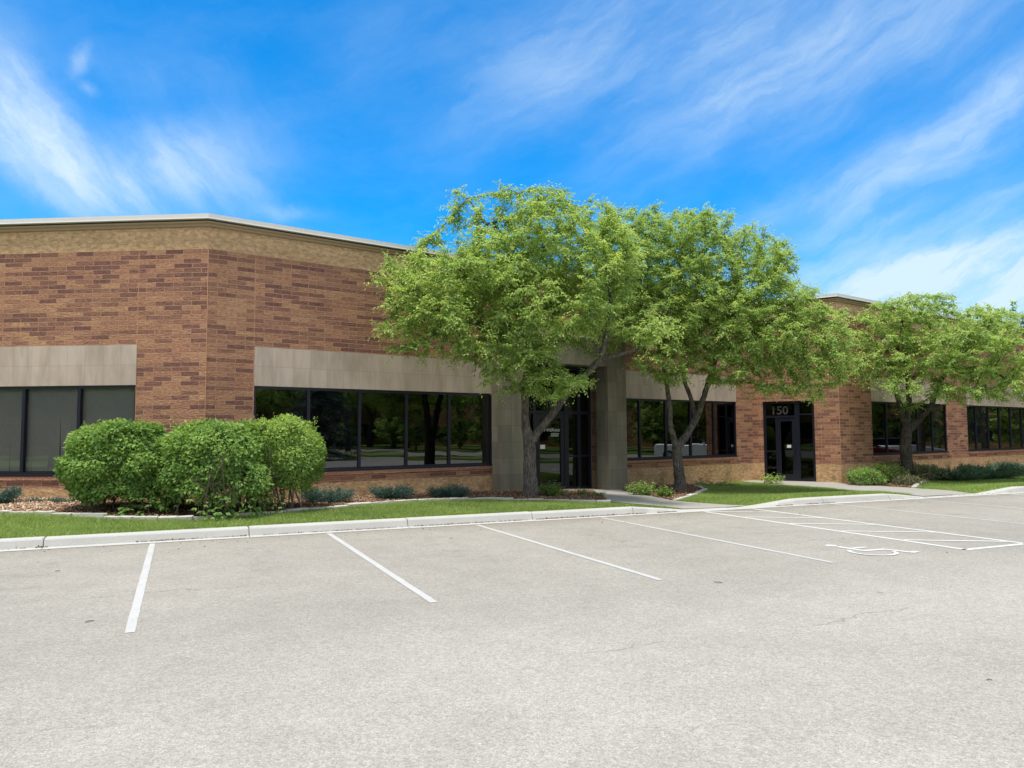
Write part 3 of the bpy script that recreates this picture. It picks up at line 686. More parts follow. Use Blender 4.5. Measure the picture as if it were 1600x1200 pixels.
# second entrance: glazed screen with a dark door, number 150
do = -.10; mb = MB()
for a, b, t_ in ((.38, .47, 2.78), (.80, .86, 2.20), (1.46, 1.62, 2.78), (2.05, 2.13, 2.78)): bar(mb, FD, a, b, -.06, t_, do)
for a, b in ((.47, 1.46), (1.62, 2.05)): bar(mb, FD, a, b, 2.70, 2.78, do)
bar(mb, FD, .47, 1.46, 2.20, 2.27, do); bar(mb, FD, 1.62, 2.05, 2.28, 2.33, do)
for a, b in ((.47, .80), (1.62, 2.05)): bar(mb, FD, a, b, -.06, .05, do); bar(mb, FD, a, b, .98, 1.03, do)
scn = bpart(mb, 'entrance_screen', M['frame'])
pb = MB()
for a, b, z0, z1 in ((.47, .80, .05, .98), (.47, .80, 1.03, 2.20), (.47, 1.46, 2.27, 2.70), (1.62, 2.05, .05, .98), (1.62, 2.05, 1.03, 2.28), (1.62, 2.05, 2.33, 2.70)):
    pb.face([FD.pt(a, do, z0), FD.pt(b, do, z0), FD.pt(b, do, z1), FD.pt(a, do, z1)])
bpart(pb, 'pane', M['glass_door'], parent=scn)
text_mesh('150', FD, .94, 2.32, .41, do+.01, M['number'], 'street_number', scn, .008)
mb = MB(); bar(mb, FD, .865, .97, -.04, 2.19, do+.01, .05); bar(mb, FD, 1.36, 1.455, -.04, 2.19, do+.01, .05); bar(mb, FD, .97, 1.36, -.04, .2, do+.01, .05); bar(mb, FD, .97, 1.36, 2.07, 2.19, do+.01, .05)
dr2 = bpart(mb, 'door', M['frame'])
pb = MB(); pb.face([FD.pt(.97, do+.01, .2), FD.pt(1.36, do+.01, .2), FD.pt(1.36, do+.01, 2.07), FD.pt(.97, do+.01, 2.07)]); bpart(pb, 'door_glass', M['glass_door'], parent=dr2)
mb = MB(); mb.tube([FD.pt(1.40, do+o_, z) for o_, z in ((.03, .85), (.09, .86), (.09, 1.12), (.03, 1.13))], .011, 6); bpart(mb, 'door_handle', M['metal'], parent=dr2)
mb = MB(); FD.box(mb, 1.17, 1.31, do+.02, do+.023, 1.13, 1.23); bpart(mb, 'door_notice', M['white'], parent=dr2)

# ------------------------------------------------------------------ vegetation helpers
def leaf_mesh(name, pos, dirs, nrm, ln, wd, tint, mt, fold=.18):
    """rhombic folded leaves: pos base (n,3), dirs unit length direction, nrm approx leaf normal"""
    n_ = len(pos); side = np.cross(dirs, nrm); side /= np.maximum(np.linalg.norm(side, axis=1, keepdims=True), 1e-6)
    up = np.cross(side, dirs); ln = ln[:, None]; wd = wd[:, None]
    base = pos; mid = pos+dirs*ln*.45; tip = pos+dirs*ln-up*ln*.12
    l = mid+side*wd*.5+up*wd*fold; r = mid-side*wd*.5+up*wd*fold
    V = np.stack([base, l, tip, r], 1).reshape(-1, 3)
    b = np.arange(n_)*4
    Fc = np.concatenate([np.stack([b, b+2, b+1], 1), np.stack([b, b+3, b+2], 1)])
    me = rawmesh(name, V, Fc, mt, tint=np.repeat(tint, 4)); return me
def unit(a): return a/np.maximum(np.linalg.norm(a, axis=-1, keepdims=True), 1e-6)

def tree_mesh(sk, blobs, seed, n_attr, base_r, tip_r=.0055, step=.19, kill=.25, infl=1.9, leaves=9, shoots=6, slen=1.0, lsize=.094, reject=None, droop=.5):
    """sk: list of (pos, parent, radius) ; blobs: (c(3), r(3), weight)"""
    rg = np.random.default_rng(seed)
    att = []; wt = np.array([b[2]*b[1][0]*b[1][1]*b[1][2] for b in blobs]); wt /= wt.sum()
    for b, w_ in zip(blobs, wt):
        k = int(n_attr*w_)+4; p = unit(rg.normal(size=(k, 3)))*(rg.random((k, 1))**.36)
        att.append(np.array(b[0])+p*np.array(b[1]))
    att = np.concatenate(att)
    # knock holes into the crown
    hol = att[rg.integers(0, len(att), 60)]
    dd = np.min(np.linalg.norm(att[:, None]-hol[None], axis=2)-rg.uniform(.15, .50, 60)[None], axis=1); att = att[dd > 0]
    if reject is not None: att = att[~reject(att)]
    pos = [np.array(s_[0], float) for s_ in sk]; par = [s_[1] for s_ in sk]; fixr = {i: s_[2] for i, s_ in enumerate(sk)}
    pos_a = np.array(pos); near = np.zeros(len(att), int); nd = np.full(len(att), 1e9)
    def upd(i0):
        nonlocal near, nd
        for i in range(i0, len(pos)):
            d = np.linalg.norm(att-pos[i], axis=1); m_ = d < nd; nd[m_] = d[m_]; near[m_] = i
    upd(2 if len(sk) > 3 else 0)
    for it in range(90):
        act = nd < infl if it > 14 else nd < 99
        if not act.any(): break
        vec = unit(att[act]-np.array([pos[j] for j in near[act]])); own = near[act]
        i0 = len(pos)
        for j in np.unique(own):
            g_ = vec[own == j].sum(0)+rg.normal(0, .25, 3)
            g_ = g_/np.linalg.norm(g_); g_[2] -= .04; pos.append(pos[j]+g_*step*rg.uniform(.8, 1.15)); par.append(int(j))
        upd(i0)
        keep = nd > kill; att = att[keep]; nd = nd[keep]; near = near[keep]
        if len(att) == 0 or len(pos) > 12000: break
    N = len(pos); pos = np.array(pos); par = np.array(par)
    rad = np.zeros(N); kids = [[] for _ in range(N)]
    for i in range(N):
        if par[i] >= 0: kids[par[i]].append(i)
    acc = np.zeros(N); E_ = 2.25
    for i in range(N-1, -1, -1):
        if not kids[i]: acc[i] = tip_r**E_
        if par[i] >= 0: acc[par[i]] += acc[i]
    rad = acc**(1/E_)
    sc = base_r/rad[0] if rad[0] > 0 else 1
    rad = tip_r+(rad-tip_r)*min(1.0, sc)
    for i, r_ in fixr.items(): rad[i] = r_
    mb = MB()
    def chain(i0):
        st = [i0]
        while st:
            s0 = st.pop(); pts = []; rr = []
            if par[s0] >= 0: pts.append(pos[par[s0]]); rr.append(min(rad[par[s0]], rad[s0]*1.25))
            i = s0
            while True:
                pts.append(pos[i]); rr.append(rad[i])
                if not kids[i]: break
                ks = sorted(kids[i], key=lambda q: -acc[q]-(10 if q in fixr else 0)); st += ks[1:]; i = ks[0]
            if len(pts) > 1:
                r0_ = max(rr)
                if r0_ > .05:       # gentle roughness on the thick wood
                    P_ = []; Rr = []
                    for a in range(len(pts)-1):
                        L_ = np.linalg.norm(pts[a+1]-pts[a]); k = max(1, int(L_/.12))
                        for q in range(k):
                            t = q/k; P_.append(pts[a]*(1-t)+pts[a+1]*t+rg.normal(0, .006, 3)); Rr.append((rr[a]*(1-t)+rr[a+1]*t)*(1+rg.normal(0, .035)))
                    P_.append(pts[-1]); Rr.append(rr[-1]); mb.tube(P_, Rr, 12)
                else: mb.tube(pts, rr, 5 if r0_ > .015 else 3, cap=False)
    chain(0)
    tips = np.where((rad < .016) & (np.arange(N) >= len(sk)))[0]
    # leaves: every fine twig carries drooping side shoots with leaves along them
    L = []; D = []; Nn = []; S = []; T = []
    pd = unit(pos[tips]-pos[np.maximum(par[tips], 0)]); cl_t = rg.random(N); m_ = len(tips)
    for k in range(shoots):
        ang = unit(pd*.8+rg.normal(0, .75, (m_, 3))*np.array([1, 1, .55])+np.array([0, 0, .10])); ln_ = rg.uniform(.18, .42, m_)*slen; b0 = pos[tips]-pd*rg.uniform(0, step, (m_, 1))
        tt = rg.random(m_)
        for j in range(leaves):
            f_ = (j+.6)/leaves; p = b0+ang*(ln_*f_)[:, None]+np.array([0, 0, -1.])*((ln_*f_)**2*droop*1.4)[:, None]+rg.normal(0, .012, (m_, 3))
            sd = unit(np.cross(ang, np.array([0, 0, 1.]))+1e-6)*(1 if j % 2 else -1)
            d = unit(ang*.55+sd*.8+rg.normal(0, .3, (m_, 3))+np.array([0, 0, -droop]))
            L.append(p); D.append(d); Nn.append(unit(np.array([0, 0, 1.])+ang*.25+rg.normal(0, .38, (m_, 3)))); S.append(rg.uniform(.65, 1.2, m_)*lsize*(1.1-.45*f_))
            T.append(np.clip(.30*rg.random(m_)+.28*cl_t[tips]+.22*tt*f_+.1+rg.normal(0, .06, m_)+.12*(f_ > .8), 0, 1))
    L, D, Nn, S, T = map(np.concatenate, (L, D, Nn, S, T))
    if reject is not None: k_ = ~reject(L, .02); L, D, Nn, S, T = L[k_], D[k_], Nn[k_], S[k_], T[k_]
    # flare at the foot
    return mb, (L, D, Nn, S, T)
def make_tree(base, sk, blobs, seed, label, n_attr, base_r, leafm='leaf_tree', barkm='bark', group=None, **kw):
    t = empty('broadleaf_tree', base, label, 'tree', group)
    off = np.array(base)
    sk2 = [(np.array(p)-off, q, r_) for p, q, r_ in sk]; bl = [(np.array(c)-off, r_, w_) for c, r_, w_ in blobs]
    rj = kw.pop('reject', None)
    rj2 = (lambda a, mg=.22: rj(a+off, mg)) if rj else None
    mb, (L, D, Nn, S, T) = tree_mesh(sk2, bl, seed, n_attr, base_r, reject=rj2, **kw)
    tr = mb.build('trunk', M[barkm], t)
    me = leaf_mesh('crown', L, D, Nn, S, S*.52, T, M[leafm]); link(bpy.data.objects.new('crown', me), t)
    print('TREE', label[:30], 'leaves', len(L), 'bark faces', len(mb.f))
    return t
def wall_reject(p, mg=.22):
    """True where a point would be inside the building volume"""
    q = p[:, :2]
    def dist(P0, d): n_ = np.array([d[1], -d[0]])/np.linalg.norm(d); return (q-P0)@n_
    dA, dB_, dD_, dE = dist(A0, DA), dist(C0, DB), dist(I0, DD), dist(Q0, DB)
    inside = ((dA < mg) & (dB_ < mg+0) & ((dD_ < mg) | (dE < mg)))
    inside = np.minimum(dA, dB_) < -99
    s_ = (q-C0)@DB
    insB = (dB_ < mg) & (s_ > -1) & (s_ < SB+.6) & (dE > -50)
    outE = (dE < mg) & (((q-Q0)@DB) > -1.2)
    port = (dB_ < OD+mg) & (s_ > 7.2) & (s_ < 12.3) & (p[:, 2] < 4.6)
    return ((insB | outE) & (p[:, 2] < 6.65)) | port
def blob(x, y, rx, ry, Y, ry_m, w_=1.0):
    c = at(x, y, Y); k = Y/FPX; return (c, (rx*k, ry_m, ry*k), w_)
def skel(lst):
    """(x,y,Y,parent,radius) in calibrated view coordinates at true depth"""
    return [(at(x, y, Y), p, r_) for x, y, Y, p, r_ in lst]

# --- tree beside the limestone portal
b1 = gp(829, 777); Y1 = b1[1]
sk1 = skel([(829, 779, Y1, -1, .215), (829, 762, Y1, 0, .172), (828, 725, Y1+.02, 1, .155), (827, 694, Y1+.03, 2, .150),
            (821, 660, Y1, 3, .098), (820, 610, Y1-.08, 4, .088), (826, 560, Y1-.15, 5, .08), (818, 510, Y1-.25, 6, .07), (800, 460, Y1-.3, 7, .06),
            (843, 672, Y1+.05, 3, .098), (862, 648, Y1+.0, 9, .09), (884, 618, Y1-.05, 10, .085), (915, 585, Y1-.1, 11, .078), (938, 562, Y1-.2, 12, .075),
            (948, 520, Y1-.3, 13, .055), (955, 470, Y1-.3, 14, .045), (975, 553, Y1-.4, 13, .042), (1010, 540, Y1-.6, 16, .026),
            (765, 520, Y1-.5, 6, .045), (715, 490, Y1-.9, 18, .035), (860, 480, Y1-.4, 7, .045), (790, 410, Y1-.2, 8, .045), (740, 440, Y1-.7, 8, .035), (760, 350, Y1-.2, 21, .028), (730, 310, Y1-.2, 23, .016)])
D1 = Y1-.5
bl1 = [blob(690, 470, 95, 62, D1-.6, 1.3), blob(640, 425, 48, 36, D1-.5, .8), blob(600, 440, 24, 14, D1-1, .4, .5), blob(640, 500, 55, 35, D1-.9, .8, .8), blob(770, 440, 105, 85, D1, 1.9), blob(850, 375, 90, 72, D1+.2, 1.8),
       blob(905, 445, 80, 90, D1, 1.8), blob(780, 540, 75, 48, D1-.6, 1.2), blob(850, 505, 85, 45, D1-.5, 1.4), blob(868, 600, 48, 30, D1-.9, .6, 3.2), blob(835, 590, 35, 30, D1-.9, .5, 2.5), blob(712, 330, 16, 48, D1, .5, 1.2), blob(742, 345, 14, 45, D1, .5, 1.2), blob(786, 322, 24, 46, D1+.1, .6),
       blob(672, 385, 34, 26, D1, .6), blob(845, 315, 50, 28, D1+.2, .9), blob(745, 500, 80, 50, D1-1.0, 1.0), blob(780, 592, 45, 18, D1-1, .5, .6), blob(930, 360, 50, 50, D1+.2, 1.2, 1.3), blob(950, 340, 26, 24, D1+.2, .6, 1.2), blob(965, 400, 40, 60, D1, 1.2), blob(910, 485, 60, 36, D1-.6, 1.2), blob(640, 540, 34, 22, D1-1, .5, 1.5),
       blob(820, 480, 120, 70, D1-.4, 1.6), blob(895, 315, 14, 22, D1+.1, .3, .8), blob(700, 430, 90, 50, D1-.3, 1.3), blob(700, 545, 45, 25, D1-1.1, .6, .6), blob(1015, 515, 45, 28, D1-.8, .7), blob(905, 592, 28, 14, D1-.9, .4, 1.2), blob(820, 560, 60, 36, D1-.9, .8, 1.6)]
make_tree(tuple(b1), sk1, bl1, 11, 'multi-stemmed green tree with grey bark growing beside the stone-framed first doorway', 9500, .2, reject=wall_reject, leaves=9)
# --- tree between the portal and the second entrance
b2 = gp(1062, 766); Y2 = b2[1]
sk2 = skel([(1062, 768, Y2, -1, .215), (1062, 750, Y2, 0, .165), (1059, 720, Y2, 1, .145), (1057, 700, Y2, 2, .14),
            (1048, 670, Y2-.05, 3, .082), (1046, 630, Y2-.1, 4, .072), (1041, 590, Y2-.2, 5, .06), (1030, 540, Y2-.3, 6, .05), (1010, 480, Y2-.3, 7, .04),
            (1073, 680, Y2+.05, 3, .10), (1087, 655, Y2+.05, 9, .10), (1096, 632, Y2, 10, .085), (1106, 600, Y2-.1, 11, .08), (1120, 555, Y2-.2, 12, .07), (1140, 500, Y2-.2, 13, .055), (1150, 440, Y2-.1, 14, .045),
            (1082, 630, Y2+.1, 10, .062), (1070, 597, Y2+.1, 16, .058), (1066, 540, Y2, 17, .05), (1072, 470, Y2, 18, .042), (1180, 520, Y2-.5, 13, .045), (1240, 500, Y2-.8, 20, .035), (1190, 440, Y2-.2, 14, .035), (1060, 400, Y2, 19, .03)])
D2 = Y2-.6
bl2 = [blob(968, 350, 34, 34, D2, .9, 1.3), blob(965, 430, 45, 50, D2-.1, 1.1, 1.2), blob(1215, 480, 60, 45, D2-.4, 1.3, 1.2), blob(1310, 540, 32, 50, D2-1, .9, 1.6), blob(1000, 395, 78, 66, D2, 1.7), blob(1075, 385, 95, 60, D2+.1, 1.9), blob(1160, 430, 72, 62, D2, 1.8), blob(1090, 490, 125, 70, D2-.2, 2.0), blob(1205, 520, 80, 70, D2-.6, 1.6), blob(1275, 555, 55, 58, D2-.9, 1.2), blob(1290, 510, 40, 38, D2-.9, 1.0),
       blob(1040, 565, 55, 42, D2-.8, 1.0), blob(1130, 575, 60, 26, D2-.8, 1.0), blob(960, 480, 45, 70, D2-.3, 1.3), blob(1205, 405, 38, 40, D2+.1, 1.1), blob(1228, 432, 22, 26, D2, .8), blob(1172, 368, 20, 26, D2, .6), blob(1010, 335, 32, 20, D2, .8), blob(1100, 355, 50, 22, D2, 1.0), blob(964, 330, 8, 18, D2, .25),
       blob(1225, 605, 60, 18, D2-1.1, .7, 2.6), blob(1275, 620, 20, 12, D2-1.2, .4, 2), blob(1300, 575, 34, 30, D2-1, .7, 1.3), blob(1050, 595, 30, 14, D2-.9, .5, 1.5), blob(1060, 430, 130, 60, D2, 2.0), blob(1040, 500, 100, 60, D2-.3, 1.6), blob(1240, 470, 50, 30, D2-.6, 1.1, .8), blob(1180, 480, 100, 50, D2-.4, 1.7), blob(1060, 480, 120, 60, D2, 1.7), blob(1150, 530, 100, 50, D2-.5, 1.6), blob(1255, 530, 60, 60, D2-.8, 1.3)]
make_tree(tuple(b2), sk2, bl2, 23, 'wide green tree forking low in the mulch bed between the first and second doorways', 10500, .19, reject=wall_reject, leaves=9)
# --- tree in front of the right-hand window
b3 = at(1418, 748, 26.4); b3[2] = gz(b3[0], b3[1]); Y3 = 26.4
sk3 = skel([(1418, 752, Y3, -1, .24), (1418, 735, Y3, 0, .205), (1415, 700, Y3, 1, .185), (1416, 672, Y3, 2, .18),
            (1408, 640, Y3-.05, 3, .095), (1400, 612, Y3-.1, 4, .08), (1390, 570, Y3-.3, 5, .06), (1420, 640, Y3, 3, .10), (1419, 600, Y3, 7, .09), (1414, 550, Y3, 8, .075), (1408, 510, Y3, 9, .06), (1415, 475, Y3, 10, .045),
            (1436, 657, Y3+.05, 3, .095), (1455, 635, Y3-.1, 12, .09), (1463, 610, Y3-.2, 13, .085), (1480, 575, Y3-.4, 14, .07), (1510, 545, Y3-.6, 15, .055), (1540, 520, Y3-.6, 16, .04), (1400, 545, Y3-.1, 9, .035), (1540, 575, Y3-.8, 15, .045), (1570, 590, Y3-1, 19, .035)])
D3 = Y3-.7
bl3 = [blob(1400, 492, 48, 34, D3, 1.4), blob(1440, 480, 44, 30, D3, 1.4), blob(1430, 465, 22, 16, D3, .8), blob(1535, 510, 52, 36, D3-.3, 1.5), blob(1480, 545, 110, 52, D3-.3, 2.0), blob(1385, 560, 52, 36, D3-.4, 1.3), blob(1560, 570, 60, 55, D3-.6, 1.6), blob(1352, 520, 28, 40, D3-.3, 1.0, .8),
       blob(1500, 612, 75, 20, D3-1.2, .8), blob(1585, 605, 40, 26, D3-1.2, .8), blob(1415, 605, 55, 18, D3-1, .7, .8), blob(1540, 490, 26, 18, D3, .8), blob(1500, 500, 45, 22, D3, 1.0, .8), blob(1620, 545, 45, 45, D3-.6, 1.4), blob(1350, 575, 24, 22, D3-.7, .7), blob(1480, 520, 90, 45, D3, 1.7), blob(1540, 555, 80, 50, D3-.4, 1.6)]
make_tree(tuple(b3), sk3, bl3, 37, 'spreading green tree with a stout dark trunk in the bed of the right-hand window', 7500, .22, reject=wall_reject, leaves=9, lsize=.105, step=.24, kill=.32, barkm='bark_dark')
# --- tree at the right-hand edge, bronze new leaves
b4 = at(1700, 745, 31.0); b4[2] = gz(b4[0], b4[1])
sk4 = skel([(1700, 745, 31, -1, .15), (1698, 690, 31, 0, .13), (1690, 620, 31, 1, .1), (1660, 570, 31, 2, .07), (1720, 560, 31, 2, .07)])
bl4 = [blob(1612, 505, 26, 20, 31, .9), blob(1660, 520, 50, 60, 31, 1.8), blob(1720, 530, 60, 70, 31, 1.8)]
make_tree(tuple(b4), sk4, bl4, 41, 'tree with thin reddish green leaves at the right edge of the photo', 700, .15, leaves=5, lsize=.1, leafm='leaf_brown', reject=wall_reject)

# ------------------------------------------------------------------ clipped shrubs
def shrub(name, label, cat, c, r, nleaf, lsize, mt, seed, gap=.3, group=None, stems=9, sup=2.6, lump=.16, wdr=.55, stemr=.016, inner=.35, barkm='twig', clump=1.0):
    """c: centre on the ground, r: half sizes (x, y, height)"""
    rg = np.random.default_rng(seed); t = empty(name, tuple(c), label, cat, group)
    lob = unit(rg.normal(size=(16, 3))); la = rg.uniform(-lump, lump, 16)
    d = unit(rg.normal(size=(nleaf, 3))); d[:, 2] = np.where(d[:, 2] < -.75, -d[:, 2], d[:, 2])
    e = (np.abs(d)**sup).sum(1)**(-1/sup)
    e *= 1+(np.clip((d@lob.T-.6)/.4, 0, 1)*la[None]).sum(1)
    cd_ = unit(rg.normal(size=(95, 3))); ca = rg.uniform(.02, .13, 95); dot = d@cd_.T; bi = np.argmax(dot, 1); bd = dot[np.arange(nleaf), bi]
    e *= 1-.14*clump+clump*(ca[bi]+.02)*1.5*np.clip((bd-.93)/.05, 0, 1)
    dep = np.where(rg.random(nleaf) < inner, rg.uniform(.45, 1, nleaf), 1-np.abs(rg.normal(0, .045, nleaf)))
    hz = r[2]*(1-gap)/2; cz = r[2]*gap+hz
    p = d*e[:, None]*dep[:, None]*np.array([r[0], r[1], hz])+np.array([0, 0, cz])
    # ragged underside
    low = (p[:, 2] < r[2]*(gap+.17)*(1+.25*np.sin(p[:, 0]*7+p[:, 1]*3+seed))) & (np.sin(p[:, 0]*4.5+seed)+.6*np.sin(p[:, 0]*13+1.3*seed) < .1) & (rg.random(nleaf) < .88)
    p = p[~low]; d = d[~low]
    p += rg.normal(0, .018, p.shape)
    out = unit(d*np.array([1, 1, .6])); dr = unit(out*.7+rg.normal(0, .6, p.shape)+np.array([0, 0, -.12]))
    nn = unit(out*.8+np.array([0, 0, .8])+rg.normal(0, .45, p.shape))
    S = rg.uniform(.5, 1.45, len(p))*lsize; T = np.clip(.45*rg.random(len(p))+.30*np.clip(d[:, 2], 0, 1)*rg.random(len(p))+.12+.30*rg.random(95)[np.argmax(d@cd_.T, 1)]-.03, 0, 1)  # upward-facing leaves tinted lighter: light from above put into the colour
    # stray shoots on top
    ex = []
    for _ in range(16):
        a = rg.uniform(-.8, .8); b_ = rg.uniform(-.6, .6); h0 = cz+hz*.9; hh = rg.uniform(.06, .22)
        for q in range(9): ex.append((a*r[0]+rg.normal(0, .02), b_*r[1]+rg.normal(0, .02), h0+hh*q/9+rg.normal(0, .01)))
    ex = np.array(ex); k_ = len(ex)
    P_ = np.concatenate([p, ex]); DR = np.concatenate([dr, unit(rg.normal(0, .7, (k_, 3))+np.array([0, 0, .4]))]); NN = np.concatenate([nn, unit(rg.normal(0, .6, (k_, 3))+np.array([0, 0, .7]))])
    S = np.concatenate([S, np.full(k_, lsize*.6)]); T = np.concatenate([T, rg.uniform(.5, 1, k_)])
    link(bpy.data.objects.new('foliage', leaf_mesh('foliage', P_, DR, NN, S, S*wdr, T, M[mt])), t)
    mb = MB()
    for k in range(stems):
        a = rg.uniform(0, 2*math.pi); b0 = np.array([rg.uniform(-.6, .6)*r[0], rg.uniform(-.7, .3)*r[1], -.03])
        tip = b0+np.array([math.cos(a)*r[0]*.4, math.sin(a)*r[1]*.5, r[2]*.7]); mid = (b0+tip)/2+rg.normal(0, .09, 3)
        mb.tube([b0, b0*.6+mid*.4+rg.normal(0, .03, 3), mid, tip], [stemr*1.2, stemr, stemr*.8, stemr*.4], 5)
        for q in range(3):
            s_ = mid+rg.normal(0, .04, 3); e_ = s_+np.array([rg.normal(0, .28), rg.normal(-.1, .25), rg.uniform(.05, .35)]); mb.tube([s_, (s_+e_)/2+rg.normal(0, .03, 3), e_], [stemr*.5, stemr*.4, stemr*.25], 4)
    mb.build('stem', M[barkm], t)
    return t
def gxy(x, Y):
    p = at(x, 700, Y); return np.array([p[0], p[1], gz(p[0], p[1])-.01])
GS = 'big clipped shrubs below the corner of the building'
shrub('clipped_shrub', 'leftmost of the three big clipped green shrubs, its rounded end before the blinded window', 'shrub', gxy(196, 14.45), (1.02, .95, 1.64), 24000, .076, 'leaf_shrub', 3, gap=.02, lump=.18, sup=3.0, clump=1.15, group=GS, stems=14)
shrub('clipped_shrub', 'middle one of the three big clipped shrubs, with bare stems showing at its foot', 'shrub', gxy(332, 14.35), (.98, .90, 1.65), 22000, .074, 'leaf_shrub', 5, gap=.03, lump=.18, sup=3.4, clump=1.15, group=GS, stems=16)
shrub('clipped_shrub', 'rightmost and roundest of the three big clipped shrubs, brighter and finer leaved', 'shrub', gxy(440, 14.95), (.80, .74, 1.76), 19000, .056, 'leaf_yew', 8, gap=.12, lump=.15, sup=2.7, clump=1.05, group=GS, stems=14)
shrub('leggy_shrub', 'thin twiggy shrub with bare brown shoots squeezed between the middle and right clipped shrubs', 'shrub', gxy(398, 14.9), (.26, .4, 1.62), 1500, .05, 'leaf_brown', 13, gap=.2, stems=26, lump=.3, stemr=.008)
# a trailing vine spilling to the ground in front
for k, (x, Y, lab) in enumerate(((210, 13.72, 'five-leaved creeper spilling on the mulch below the leftmost big shrub'), (330, 13.5, 'five-leaved creeper on the mulch under the middle big shrub, near the kinked edging'), (418, 14.15, 'small tuft of leafy shoots under the rightmost big shrub'))):
    rg = np.random.default_rng(60+k); c = gxy(x, Y); t = empty('creeper', tuple(c), lab, 'creeper'); L = []; D = []; S = []
    for q in range(46 if k < 2 else 26):
        a = rg.uniform(-.34, .34); b_ = rg.uniform(-.15, .35); z_ = rg.uniform(.04, .42); h0 = np.array([a, b_, z_]); ang = rg.uniform(0, 6.28)
        for j in range(5):
            aa = ang+(j-2)*.62; L.append(h0); D.append([math.cos(aa), math.sin(aa), -.35]); S.append(rg.uniform(.08, .12))
    L = np.array(L); D = unit(np.array(D)); S = np.array(S)*(1 if k < 2 else .6)
    link(bpy.data.objects.new('foliage', leaf_mesh('foliage', L, D, unit(np.array([0, -.25, 1.])+rg.normal(0, .25, L.shape)), S, S*.48, rg.uniform(.1, .75, len(L)), M['leaf_shrub'])), t)
    mb = MB()
    for q in range(7):
        b0 = np.array([rg.uniform(-.25, .25), rg.uniform(0, .3), -.02]); mb.tube([b0, b0+rg.normal(0, .1, 3)+np.array([0, 0, .2]), b0+np.array([rg.normal(0, .2), -.1, .4])], [.008, .007, .004], 4)
    mb.build('stem', M['twig'], t)

def juniper(label, c, r, seed, mt='leaf_juniper', n_br=70, group='low blue-green junipers in the mulch bed', name='juniper', dens=1.0):
    rg = np.random.default_rng(seed); t = empty(name, tuple(c), label, 'juniper', group); mb = MB(); L = []; D = []; S = []; T = []
    for k in range(n_br):
        a = rg.uniform(0, 2*math.pi); rr = rg.uniform(.45, 1)**.8; b0 = np.array([rg.normal(0, .12)*r[0], rg.normal(0, .12)*r[1], -.01])
        e_ = np.array([math.cos(a)*r[0]*rr, math.sin(a)*r[1]*rr, r[2]*rg.uniform(.45, 1.05)*(1.12-.55*rr)]); m_ = b0*.4+e_*.6+np.array([0, 0, -.02+rg.normal(0, .03)])
        pts = [b0, (b0+m_)/2+np.array([0, 0, .03]), m_, e_]; mb.tube(pts, [.009, .007, .005, .002], 3, cap=False)
        for q in range(int(115*dens)):
            u_ = rg.random()**.7; i = min(2, int(u_*3)); f_ = u_*3-i; p = np.array(pts[i])*(1-f_)+np.array(pts[i+1])*f_
            ax = unit(np.array(pts[i+1])-np.array(pts[i])); d = unit(ax*.8+rg.normal(0, .6, 3)+np.array([0, 0, .35])); p = p+rg.normal(0, .03, 3)
            p[2] = max(p[2], .015)
            L.append(p); D.append(d); S.append(rg.uniform(.03, .065)*(1.5 if r[0] > 1 else 1)); T.append(np.clip(.25+.45*u_*rg.random()+rg.normal(0, .12), 0, 1))
    L, D, S, T = map(np.array, (L, D, S, T))
    link(bpy.data.objects.new('foliage', leaf_mesh('foliage', L, D, unit(rg.normal(0, 1, L.shape)), S, S*.26, T, M[mt], .1)), t); mb.build('stem', M['twig'], t); return t
juniper('low blue-green juniper half hidden behind the rightmost big clipped shrub', gxy(512, 16.25), (.62, .48, .42), 101)
juniper('middle one of the low blue-green junipers below the five-light window', gxy(613, 17.3), (.55, .42, .40), 102)
juniper('flat blue-green juniper nearest the stone portal, under the five-light window', gxy(702, 17.9), (.56, .42, .36), 103)
juniper('blue-green juniper cut off by the left edge of the photo, below the blinded window', gxy(-6, 15.1), (.58, .42, .46), 104)
juniper('thin strip of juniper trailing along the wall foot left of the big shrubs', gxy(82, 15.5), (.75, .22, .12), 105, n_br=40, dens=.6)
GR = 'shrubs in the bed under the right-hand windows'
juniper('spreading green juniper left part of the long mound under the right-hand windows', gxy(1490, 26.3), (1.25, .9, .66), 111, 'leaf_juniper_green', 120, GR)
juniper('blue-green juniper mound behind the curb bend under the farthest window', gxy(1545, 27.0), (1.35, .9, .68), 112, 'leaf_juniper_green', 150, GR)
juniper('blue-green juniper mound touching the right edge of the photo', gxy(1602, 28.3), (1.45, 1.0, .70), 113, 'leaf_juniper', 150, GR)
shrub('low_shrub', 'dull brownish green low shrub right of the stout tree trunk', 'shrub', gxy(1446, 26.3), (.75, .6, .52), 3600, .05, 'leaf_brown', 121, gap=.05, group=GR, stems=8, lump=.3)
shrub('low_shrub', 'dull low shrub behind the stout tree trunk, against the window sill', 'shrub', gxy(1400, 26.9), (.9, .5, .62), 3800, .05, 'leaf_brown', 122, gap=.05, group=GR, stems=8, lump=.3)
shrub('low_shrub', 'bright green rounded shrub at the left end of the right-hand bed by the brick corner', 'shrub', gxy(1352, 24.6), (.55, .5, .50), 3200, .06, 'leaf_shrub', 123, gap=.04, group=GR, stems=6, lump=.25)
shrub('low_shrub', 'low weedy shrub in the tip of the right-hand bed, in front of the tree', 'shrub', gxy(1414, 24.4), (.42, .38, .28), 1500, .05, 'leaf_brown', 124, gap=.03, group=GR, stems=5, lump=.3)
shrub('low_shrub', 'feathery yellow-green shrub between the bright rounded shrub and the tree trunk', 'shrub', gxy(1386, 25.6), (.45, .4, .58), 1900, .055, 'leaf_yew', 125, gap=.05, group=GR, stems=6, lump=.3)
GP_ = 'leafy perennials along the foot of the building'
